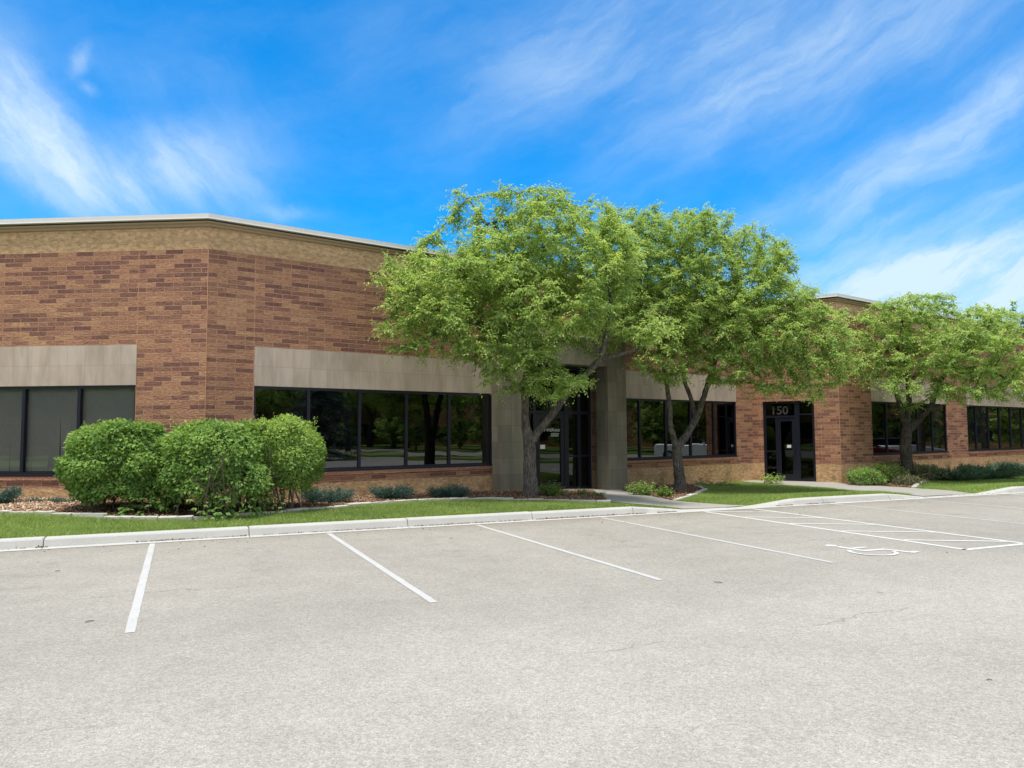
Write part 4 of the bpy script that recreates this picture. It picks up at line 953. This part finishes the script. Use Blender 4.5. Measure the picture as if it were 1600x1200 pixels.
def perennial(label, c, r, h, n_, seed, ls=.1, mt='leaf_perennial', name='perennial'):
    rg = np.random.default_rng(seed); t = empty(name, tuple(c), label, 'plant', GP_); L = []; D = []; S = []; mb = MB()
    for k in range(n_):
        a = rg.uniform(0, 6.28); q = rg.random()**.6; b0 = np.array([math.cos(a)*r*q*.4, math.sin(a)*r*q*.4, -.02]); e_ = np.array([math.cos(a)*r*q, math.sin(a)*r*q, h*rg.uniform(.45, 1)*(1.1-.4*q)])
        mb.tube([b0, (b0+e_)/2+np.array([0, 0, .04]), e_], [.004, .003, .002], 3, cap=False)
        for j in range(6):
            f_ = .4+.6*j/5; p = b0*(1-f_)+e_*f_; aa = a+rg.normal(0, 1.1); L.append(p); D.append([math.cos(aa), math.sin(aa), rg.uniform(-.5, .35)]); S.append(ls*rg.uniform(.6, 1.1))
    L = np.array(L); D = unit(np.array(D)); S = np.array(S)
    link(bpy.data.objects.new('foliage', leaf_mesh('foliage', L, D, unit(np.array([0, 0, 1.])+rg.normal(0, .4, L.shape)), S, S*.45, rg.uniform(.1, 1, len(L)), M[mt])), t); mb.build('stem', M['twig'], t)
perennial('bright green bushy plant at the foot of the tree, in front of the first doorway', gxy(862, 18.7), .36, .42, 120, 201, .075)
perennial('small weedy plant on the mulch between the bushy plant and the path', gxy(908, 19.6), .22, .20, 40, 202, .06)
perennial('sprawling weed at the left edge of the entrance path', gxy(932, 19.3), .22, .18, 40, 207, .05, 'leaf_shrub')
perennial('leafy plant against the right-hand leg of the stone portal', gxy(1003, 20.6), .48, .42, 130, 203, .085, 'leaf_shrub')
perennial('small upright leafy plant left of the forked tree trunk, nearest the path', gxy(1037, 19.8), .24, .36, 60, 204, .08)
perennial('thin dark groundcover along the wall right of the forked tree', gxy(1112, 24.4), .95, .2, 130, 205, .06, 'leaf_shrub')
perennial('straggly pale plant standing left of door 150', gxy(1205, 25.3), .42, .42, 46, 206, .11, 'leaf_yew')

# ------------------------------------------------------------------ edging stones
def edging(pts, label, group, h=.055, seed=1, ln=(.32, .62), clean=None):
    rg = np.random.default_rng(seed); pts = [np.array(p) for p in pts]; seg = [np.linalg.norm(b-a) for a, b in zip(pts[:-1], pts[1:])]; cum = np.concatenate([[0], np.cumsum(seg)])
    def pos(s_): i = min(len(seg)-1, int(np.searchsorted(cum, s_, 'right')-1)); t = (s_-cum[i])/seg[i]; return pts[i]*(1-t)+pts[i+1]*t
    s_ = 0
    while s_ < cum[-1]-.15:
        l_ = min(rg.uniform(*ln), cum[-1]-s_); a, b = pos(s_), pos(s_+l_-.012); s_ += l_
        d = b-a; L_ = np.linalg.norm(d)
        if L_ < .1: continue
        d /= L_; nn = np.array([-d[1], d[0]]); w_ = .062*rg.uniform(.85, 1.15); sh = nn*rg.normal(0, .012); mid = (a+b)/2+sh
        z = gz(*mid); hh = h*rg.uniform(.75, 1.2); bm = bmesh.new()
        bmesh.ops.create_cube(bm, size=1)
        bmesh.ops.subdivide_edges(bm, edges=[e for e in bm.edges if abs((e.verts[0].co-e.verts[1].co).x) > .5], cuts=3)
        for v in bm.verts: v.co = Vector((v.co.x*L_, v.co.y*w_*2, v.co.z*(hh+.06)))
        bmesh.ops.bevel(bm, geom=bm.edges[:], offset=.008, segments=1, affect='EDGES')
        for v in bm.verts: v.co += Vector(rg.normal(0, .003, 3))
        me = bpy.data.meshes.new('edging_stone'); bm.to_mesh(me); bm.free(); me.materials.append(M['stone'])
        o = link(bpy.data.objects.new('edging_stone', me)); o.location = (mid[0], mid[1], z+(hh-.06)/2); o.rotation_euler = (rg.normal(0, .05), rg.normal(0, .012), math.atan2(d[1], d[0])+rg.normal(0, .015))
        tag(o, label, 'edging stone', group)
edging(edge_left[1:], 'pale concrete edging block in the row between the left lawn strip and the mulch', 'edging blocks round the left bed', seed=5)
edging(edge_mid[:4], 'pale concrete edging block in the short curve beside the forked tree', 'edging blocks round the middle bed', seed=6)
edging(edge_right, 'pale concrete edging block round the tip of the bed under the right-hand windows', 'edging blocks round the right bed', h=.07, seed=7)

# ------------------------------------------------------------------ mulch chips, grass, litter
def in_poly(px, py, poly):
    poly = np.array(poly); ins_ = np.zeros(len(px), bool); j = len(poly)-1
    for i in range(len(poly)):
        xi, yi = poly[i]; xj, yj = poly[j]
        c = ((yi > py) != (yj > py)) & (px < (xj-xi)*(py-yi)/(yj-yi+1e-12)+xi); ins_ ^= c; j = i
    return ins_
def scatter(poly, dens, rg, inv=()):
    poly = np.array(poly); lo, hi = poly.min(0), poly.max(0); A = (hi-lo).prod(); k = int(A*dens); p = lo+rg.random((k, 2))*(hi-lo)
    ok = in_poly(p[:, 0], p[:, 1], poly)
    for q in inv: ok &= ~in_poly(p[:, 0], p[:, 1], q)
    return p[ok]
def gza(p): u, v = p[:, 0]*KU[0]+p[:, 1]*KU[1], p[:, 0]*KV[0]+p[:, 1]*KV[1]; return ground(u, v)
rg = np.random.default_rng(77)
Pm = np.concatenate([scatter(b, dn, rg, (walk1, walk2)) for b, dn in ((bed_left, 520), (bed_mid, 420), (bed_right, 160))])
u_, v_ = uv_of(Pm[:, 0], Pm[:, 1])
Pm = Pm[(u_ > -6) & (u_ < 29) & ~wall_reject(np.column_stack([Pm, np.full(len(Pm), 1.0)]), .03)]
k = len(Pm); c = np.column_stack([Pm, gza(Pm)+rg.uniform(.012, .035, k)])
rockf = np.clip((-8.2-Pm[:, 0])/1.0, 0, 1)            # paler, rounder stones at the far left
d = unit(rg.normal(0, 1, (k, 3))*np.array([1, 1, .3])); n_ = unit(rg.normal(0, .35, (k, 3))+np.array([0, 0, 1])); sd_ = unit(np.cross(d, n_)); n_ = np.cross(sd_, d)
l_ = rg.uniform(.012, .034, (k, 1)); w_ = rg.uniform(.007, .014, (k, 1))*(1+rockf[:, None]*.8); h_ = rg.uniform(.003, .007, (k, 1))*(1+rockf[:, None]*1.6)
V = np.stack([c-d*l_-sd_*w_, c+d*l_-sd_*w_*.8, c+d*l_*.9+sd_*w_, c-d*l_*.9+sd_*w_*.7, c+n_*h_*2.2-d*l_*.3, c+n_*h_*2.2+d*l_*.4], 1).reshape(-1, 3)
b = np.arange(k)*6
F3 = np.concatenate([np.stack([b+i, b+j, b+m_], 1) for i, j, m_ in ((0, 1, 5), (0, 5, 4), (1, 2, 5), (2, 3, 4), (2, 4, 5), (3, 0, 4))])
tn = np.clip(rg.random(k)*.85+rockf*.25, 0, 1)
o = link(bpy.data.objects.new('mulch_chips', rawmesh('mulch_chips', V, F3, M['chips'], tint=np.repeat(tn, 6)))); tag(o, 'brown bark chips and pale stones covering the planting beds', 'mulch', kind='stuff')
# grass
def lawn(poly, dens, inv, seed, h, name, label, seam=None):
    rg = np.random.default_rng(seed); p = scatter(poly, dens, rg, inv); k = len(p)
    clump = .5+.5*np.sin(p[:, 0]*3.1+1.7*np.sin(p[:, 1]*2.3))*np.sin(p[:, 1]*4.7+p[:, 0])
    hh = h*rg.uniform(.55, 1.25, k)*(.85+.3*clump); a = rg.uniform(0, 6.28, k); ln_ = rg.normal(0, .7, (k, 2))
    base = np.column_stack([p, gza(p)-.008]); w_ = rg.uniform(.0025, .005, k)
    s_ = np.column_stack([np.cos(a), np.sin(a), np.zeros(k)])*w_[:, None]
    top = base+np.column_stack([ln_*hh[:, None], hh]); midp = base+np.column_stack([ln_*hh[:, None]*.35, hh*.6])
    V = np.stack([base-s_, base+s_, midp+s_*.7, top, midp-s_*.7], 1).reshape(-1, 3); b = np.arange(k)*5
    F_ = np.concatenate([np.stack([b, b+1, b+2], 1), np.stack([b, b+2, b+4], 1), np.stack([b+4, b+2, b+3], 1)])
    patch = .5+.5*np.sin(p[:, 0]*.9+2.1*np.sin(p[:, 1]*.7+1))*np.sin(p[:, 1]*1.3+.6*p[:, 0]); tn = np.clip(rg.random(k)*.5+.22*clump+.22*patch-.05+rg.normal(0, .06, k), 0, .88); tn[rg.random(k) < .035] = 1.0
    o = link(bpy.data.objects.new(name, rawmesh(name, V, F_, M['grass'], tint=np.repeat(tn, 5)))); tag(o, label, 'grass', kind='stuff')
KBK = 13.67
lawn_l = [tuple(xy(-6, KBK)), tuple(xy(10.0, KBK))] + [tuple(p) for p in P((955, 787), (850, 783.5), (760, 782), (700, 783), (640, 785.5), (500, 797), (391, 807), (300, 813), (200, 811), (110, 806), (0, 803), (-60, 801), (-160, 800))]
lawn(lawn_l, 3400, (walk1,), 301, .055, 'grass', 'short mown green grass in the strip along the kerb')
lawn_m = [tuple(xy(11.75, KBK)), tuple(xy(17.25, KBK)), tuple(xy(17.4, 14.6))] + [tuple(p) for p in P((1300, 764), (1200, 757), (1156, 753), (1130, 757), (1090, 760), (1103, 766), (1080, 776), (1053, 784))]
lawn(lawn_m, 2300, (walk1, walk2), 302, .06, 'grass', 'green lawn patch between the two entrance paths')
lawn_r = [tuple(xy(19.35, KBK)), tuple(xy(29, KBK)), tuple(xy(29, 18))] + [tuple(p) for p in P((1602, 742.5), (1500, 744), (1462, 746), (1450, 752), (1430, 764))]
lawn(lawn_r, 1300, (walk2,), 303, .07, 'grass', 'patchy grass between the kerb and the right-hand bed')
# leaf litter caught in the gutter
pl = []
for u0, u1, k in ((-.6, .1, 160), (-.1, 1.05, 150), (1.3, 3.7, 330), (3.9, 6.2, 420), (6.4, 7.3, 330), (7.35, 8.9, 460), (9.2, 9.7, 170), (12.4, 12.9, 200), (13.3, 14.2, 240), (-1.95, -1.8, 50), (-8, -2, 150), (14.5, 22, 200)):
    uu = rg.uniform(u0, u1, k); vv = 13.435-np.abs(rg.normal(0, .016, k)); pl.append(np.column_stack([uu, vv]))
pl = np.concatenate(pl)
extra = np.column_stack([rg.uniform(-8, 22, 260), 13.2-np.abs(rg.normal(0, .5, 260))]); pl = np.concatenate([pl, extra])
c = np.column_stack([xy(pl[:, :1], 0)+xy(0, pl[:, 1:]), np.full(len(pl), .02)]); c[:, 2] = .018; c[-260:, 2] = .006; k = len(c)
d = unit(rg.normal(0, 1, (k, 3))*np.array([1, 1, .25])); S = rg.uniform(.015, .04, k)
o = link(bpy.data.objects.new('leaf_litter', leaf_mesh('leaf_litter', c, d, unit(rg.normal(0, .4, (k, 3))+np.array([0, 0, 1])), S, S*.6, rg.random(k), M['litter']))); tag(o, 'reddish brown dry leaf litter gathered in the gutter at the kerb foot', 'litter', kind='stuff')
# single bits lying on the asphalt
for i, (x, y, L_, lab) in enumerate(((1122, 911, .10, 'dark dry leaf on the asphalt right of the third parking line'), (1546, 1064, .035, 'dark sliver of bark near the right edge of the asphalt'), (90, 893, .06, 'small dark leaf between the left edge and the first parking line'),
                                     (1376, 926, .07, 'pale crumpled leaf beside the hairline crack in the asphalt'), (705, 842, .05, 'small dark leaf on the asphalt below the kerb, between second and third parking lines'), (140, 972, .08, 'tiny twig on the asphalt left of the first parking line'), (1480, 864, .06, 'small dark scrap below the hatched area'),
                                     )):
    p = gp(x, y, 0); a = rng.uniform(-.6, .9); V = []
    for k in range(7):
        t = k/6-.5; wd_ = (.5-abs(t))*.42+.03; z = .004+.003*math.cos(t*5)
        V += [(t*L_, -wd_*L_*.6+.1*L_*t*t, z+.004), (t*L_, .1*L_*t*t, z), (t*L_, wd_*L_*.6+.1*L_*t*t, z+.005)]
    Fq = [(k*3+j, (k+1)*3+j, (k+1)*3+j+1, k*3+j+1) for k in range(6) for j in range(2)]
    o = link(bpy.data.objects.new('fallen_leaf' if 'leaf' in lab and 'stalk' not in lab else 'bark_flake', rawmesh('fallen_leaf', V, Fq, M['stone'] if 'pale' in lab else M['litter'] if i % 2 else M['bark_dark'], tint=np.full(len(V), .15)))); o.location = (p[0], p[1], .002); o.rotation_euler = (0, 0, a)
    tag(o, lab, 'leaf litter', 'scraps lying on the asphalt')

# ------------------------------------------------------------------ across the lot (seen only mirrored in the glass)
def raised(name, u0, u1, v0, v1, mt):
    mb = MB(); c = [(u0, v0), (u1, v0), (u1, v1), (u0, v1)]
    mb.face([(*xy(*p), .13) for p in c])
    for i in range(4): a, b = c[i], c[(i+1) % 4]; mb.face([(*xy(*a), -.1), (*xy(*b), -.1), (*xy(*b), .13), (*xy(*a), .13)])
    mb.build(name, mt)['kind'] = 'structure'
raised('verge', 27, 31.5, -40, 13.2, M['turf']); raised('lawn_ground', 43, 79, -58, 24, M['turf']); raised('lawn_ground', -79, -24, -58, 10, M['turf'])
def copy_tree(o, loc, rz, sc, label):
    c = o.copy(); COL.objects.link(c); c.location = loc; c.rotation_euler = (0, 0, rz); c.scale = (sc, sc, sc); c['label'] = label
    for ch in o.children: d = ch.copy(); COL.objects.link(d); d.parent = c
    return c
GT = 'trees across the parking lot, mirrored in the windows'
p0 = (26.2, 13.2, .12)
skx = [(np.array(p0)+np.array(q), pr, r_) for q, pr, r_ in (((0, 0, 0), -1, .22), ((0, 0, 1.2), 0, .17), ((.1, 0, 2.2), 1, .16), ((-.5, .1, 3.2), 2, .11), ((.7, -.1, 3.3), 2, .11), ((-.9, .4, 4.4), 3, .08), ((1.2, .2, 4.6), 4, .08))]
blx = [(np.array(p0)+np.array(c_), np.array(r_), 1.0) for c_, r_ in (((0, 0, 5.2), (2.6, 2.6, 2.0)), ((-1.6, .4, 4.2), (1.6, 1.8, 1.3)), ((1.7, -.3, 4.4), (1.7, 1.9, 1.4)), ((0, 0, 6.8), (1.6, 1.6, 1.2)))]
src = make_tree(p0, skx, blx, 91, 'tree on the grass verge across the lot, mirrored left of the stone portal', 1500, .2, leaves=6, shoots=5, lsize=.2, step=.3, kill=.42, group=GT)
for i, (x, y, rz, sc, lab) in enumerate(((29.5, 6.5, 1.0, 1.05, 'second tree along the verge across the lot, seen only as a reflection'), (38.5, 24.0, 2.2, 1.2, 'tree across the side street, mirrored beside the second doorway'), (42, 15, 3.4, 1.25, 'tree across the side street behind the verge trees, seen only as a reflection'), (48, 6, .5, 1.3, 'far tree across the side street, seen only as a reflection'),
                                         (46, 22, 5.0, 1.2, 'rear tree of the mirrored row beyond the side street'), (40, -6, 4.1, 1.3, 'tree beyond the mirrored spruce across the side street'), (52, 30, 1.4, 1.3, 'farthest tree of the mirrored row to the right'), (-27, -4, 2.7, 1.2, 'tree behind the viewpoint to the left, mirrored in the blinded window'), (-33, 5, .9, 1.3, 'second tree behind the viewpoint to the left'), (-22, -14, 3.9, 1.2, 'third tree behind the viewpoint to the left'),
                                         (47, -16, 2.9, 1.35, 'far left tree of the mirrored row'), (33, 28.5, 4.4, 1.0, 'tree beyond the parked cars, mirrored in the right-hand window'), (36, 36, 1.9, 1.2, 'tree farther along past the parked cars'))):
    copy_tree(src, (x, y, .12), rz, sc, lab)
rt = np.random.default_rng(55)
for u, v in [(44.5+rt.uniform(0, 3), v_) for v_ in range(-40, 22, 6)]+[(54+rt.uniform(0, 4), v_) for v_ in range(-42, 36, 7)]+[(u_, -40+rt.uniform(-3, 3)) for u_ in range(-66, 44, 8)]:
    copy_tree(src, (*xy(u, v), .1), rt.uniform(0, 6.28), rt.uniform(1.1, 1.5), 'one of the leafy trees lining the far side of the lot, dimly mirrored in glass')
# spruce
rg = np.random.default_rng(9); t = empty('spruce_tree', (24.6, .2, .12), 'dark blue spruce across the lot, mirrored in the left lights of the dark window', 'tree'); mb = MB(); mb.tube([(0, 0, -.1), (0, 0, 5), (0, 0, 10.5)], [.2, .12, .02], 8)
L = []; D = []; S = []
for k in range(330):
    z = rg.random()**1.2*9.8+.5; rr = (10.4-z)*.30*rg.uniform(.75, 1.05); a = rg.uniform(0, 6.28); e_ = np.array([math.cos(a)*rr, math.sin(a)*rr, z-rr*.28]); mb.tube([(0, 0, z), tuple(e_*.6+np.array([0, 0, z])*.4), tuple(e_+np.array([0, 0, .08]))], [.03, .02, .008], 3, cap=False)
    for q in range(70):
        f_ = rg.random()**.6; p = np.array([0, 0, z])*(1-f_)+e_*f_+rg.normal(0, 1, 3)*np.array([.14, .14, .05])*(.6+rr*.3); L.append(p); D.append(unit(e_-np.array([0, 0, z])+rg.normal(0, .7, 3))); S.append(rg.uniform(.12, .22))
L = np.array(L); D = unit(np.array(D)); S = np.array(S)
mb.build('trunk', M['bark_dark'], t); link(bpy.data.objects.new('crown', leaf_mesh('crown', L, D, unit(np.array([0, 0, 1.])+rg.normal(0, .4, L.shape)), S, S*.35, rg.random(len(L)), M['leaf_spruce'])), t)
# neighbouring building closing the view in the reflections
p0 = tuple(xy(45, -2))+(.12,)
sk5 = [(np.array(p0)+np.array(q), pr, r_) for q, pr, r_ in (((0, 0, 0), -1, .1), ((0, 0, .6), 0, .08), ((-.4, .1, 1.4), 1, .05), ((.5, -.1, 1.5), 1, .05))]
bl5 = [(np.array(p0)+np.array(c_), np.array(r_), 1.0) for c_, r_ in (((0, 0, 1.9), (1.6, 1.6, 1.5)), ((-1.0, .4, 1.6), (1.1, 1.2, 1.1)), ((1.1, -.3, 1.8), (1.2, 1.2, 1.3)), ((0, 0, 3.0), (1.0, 1.0, 1.0)))]
low = make_tree(p0, sk5, bl5, 92, 'one of the low bushy trees across the side street, mirrored behind the parked cars', 900, .1, leaves=6, shoots=5, lsize=.2, step=.3, kill=.4, group='low bushy trees across the side street')
for k_, v in enumerate(list(range(-34, -3, 4))+list(range(2, 27, 4))):
    copy_tree(low, (*xy(45+rt.uniform(-1.5, 2), v+rt.uniform(-1, 1)), .1), rt.uniform(0, 6.28), rt.uniform(.9, 1.35), 'one of the low bushy trees across the side street, mirrored behind the parked cars')
nb = empty('neighbouring_building', (*xy(76, -10), 0), 'long low brick building across the side street, only mirrored in the glass', 'building')
FN = Frame(xy(64, 40), -KV)
def npart(mb, nm, mt):
    o = mb.build(nm, mt, nb); o.matrix_parent_inverse = Matrix.Translation(nb.location).inverted(); return o
mb = MB(); FN.box(mb, 0, 110, -12, 0, 0, 9); npart(mb, 'wall', M['brick'])
mb = MB(); FN.box(mb, -.2, 110.2, -12.2, .2, 9, 9.4); npart(mb, 'roof', M['coping'])
for k in range(13):
    mb = MB(); FN.box(mb, 3+k*8, 9+k*8, -.1, .03, .9, 2.8); npart(mb, 'window', M['frame'])
nb = empty('neighbouring_building', (*xy(-20, -60), 0), 'long brick building behind the viewpoint, only mirrored in the blinded window', 'building'); FN = Frame(xy(63, -46), -KU)
mb = MB(); FN.box(mb, 0, 145, -12, 0, 0, 8); npart(mb, 'wall', M['brick']); mb = MB(); FN.box(mb, -.2, 145.2, -12.2, .2, 8, 8.4); npart(mb, 'roof', M['coping'])
for k in range(13):
    mb = MB(); FN.box(mb, 3+k*8, 9+k*8, -.1, .03, .9, 2.8); npart(mb, 'window', M['frame'])
nb = empty('neighbouring_building', (*xy(-60, -10), 0), 'brick building left of the viewpoint, only mirrored in the blinded window', 'building'); FN = Frame(xy(-56, -52), KV)
FN = Frame(xy(-56, 30), -KV); FN.n = KU3 = np.array([KU[0], KU[1], 0.]); mb = MB(); FN.box(mb, 0, 75, -12, 0, 0, 8.5); npart(mb, 'wall', M['brick']); mb = MB(); FN.box(mb, -.2, 75.2, -12.2, .2, 8.5, 8.9); npart(mb, 'roof', M['coping'])
for k in range(8):
    mb = MB(); FN.box(mb, 3+k*9, 10+k*9, -.1, .03, .9, 2.8); npart(mb, 'window', M['frame'])
for u, v in [(-44+rt.uniform(-2, 2), v_) for v_ in range(-36, 14, 6)]+[(-30, -24), (-33, -8)]:
    copy_tree(src, (*xy(u, v), .1), rt.uniform(0, 6.28), rt.uniform(1.1, 1.5), 'one of the leafy trees lining the far side of the lot, dimly mirrored in glass')
# parked cars beyond the right edge, mirrored in the right-hand window
def paint(name, c):
    m, n = mat(name); finish(n, n.node('ShaderNodeBsdfPrincipled', {'Base Color': (*c, 1), 'Metallic': .25, 'Roughness': .35, 'Coat Weight': 1.0, 'Coat Roughness': .05}).outputs[0]); return m
M['red_paint'] = paint('dark_red_paint', (.10, .012, .018)); M['white_paint_car'] = paint('white_car_paint', (.7, .7, .7)); M['tyre'] = plain('tyre', (.02, .02, .02), .9, .2); M['rim'] = plain('rim', (.5, .5, .52), .3, .5, .8); M['car_glass'] = plain('car_glass', (.01, .012, .015), .08, .6); M['lamp'] = plain('lamp_lens', (.6, .6, .58), .15, .6)
def car(loc, rz, pm, label, suv=0.0):
    t = empty('parked_car', loc, label, 'car', 'cars parked beyond the right edge, mirrored in the glass'); t.rotation_euler = (0, 0, rz)
    W = .9; low = [(-2.3, .35), (-2.32, .75), (-2.2, .98+suv*.1), (-1.6, 1.02+suv*.06), (-.9, 1.0), (.8, .98), (1.2, .92), (2.05, .76), (2.3, .6), (2.32, .32), (1.9, .22), (-1.9, .22)]
    def loft(prof, name, mt, secs, parent=t):
        mb = MB(); rings = [[(x*sx, y, zc+(z-zc)*sz) for x, z in prof] for y, sx, sz, zc in secs]; n_ = len(prof)
        for a, b in zip(rings[:-1], rings[1:]):
            for i in range(n_): j = (i+1) % n_; mb.face([a[i], b[i], b[j], a[j]], smooth=True)
        mb.face(rings[0]); mb.face(rings[-1][::-1]); return mb.build(name, mt, parent)
    loft(low, 'body', M[pm], [(-W, .96, .9, .5), (-W*.93, 1, 1, .5), (0, 1.01, 1.02, .5), (W*.93, 1, 1, .5), (W, .96, .9, .5)])
    roof = 1.36+suv*.1; cab = [(-1.95+suv*-.2, .98), (-1.25-suv*.5, roof-.04), (-.6, roof), (.15, roof-.01), (.95, .98)]
    loft(cab, 'window', M['car_glass'], [(-.80, .98, 1, .98), (-.62, .90, .985, .98), (.62, .90, .985, .98), (.80, .98, 1, .98)])
    loft([(-1.3-suv*.5, roof-.03), (-.6, roof+.015), (.2, roof), (.1, roof-.03), (-.6, roof-.02)], 'roof', M[pm], [(-.66, 1, 1, 1.3), (0, 1.02, 1.01, 1.3), (.66, 1, 1, 1.3)])
    for sx in (-1.42, 1.42):
        for sy in (-.84, .84):
            a = np.linspace(0, 2*math.pi, 21)[:-1]; s_ = math.copysign(1, sy)
            wm = MB(); o1 = [(sx+.32*math.cos(q), sy+s_*.09, .32+.32*math.sin(q)) for q in a]; o2 = [(x, sy-s_*.12, z) for x, _, z in o1]; i1 = [(sx+.21*math.cos(q), sy+s_*.09, .32+.21*math.sin(q)) for q in a]
            for i in range(20): j = (i+1) % 20; wm.face([o1[i], o1[j], o2[j], o2[i]], smooth=True); wm.face([o1[i], i1[i], i1[j], o1[j]])
            w_ = wm.build('wheel', M['tyre'], t); rm = MB(); rm.face([(x, sy+s_*.085, z) for x, _, z in i1]); rm.build('rim', M['rim'], w_)
    for sy in (-.7, .7):
        hm = MB(); F_ = Frame((2.26, sy), (0, 1)); F_.box(hm, -.16, .16, -.25, .045, .60, .74); hm.build('headlight', M['lamp'], t)
    for sy in (-.93, .93):
        hm = MB(); F_ = Frame((.72, sy), (0, 1)); F_.box(hm, -.07, .07, -.06, .06, .98, 1.08); hm.build('wing_mirror', M[pm], t)
    return t
car((22.9, 28.2, 0), math.atan2(1, -.12), 'red_paint', 'dark red car parked beyond the frame, mirrored behind the stout tree trunk', .4)
car((26.0, 30.6, 0), math.atan2(1, -.12), 'white_paint_car', 'white sedan parked beyond the frame, its nose mirrored in the right-hand window')
car((27.5, 24.6, 0), math.atan2(1, -.2), 'white_paint_car', 'second white car beyond the frame, mirrored right of the forked tree')
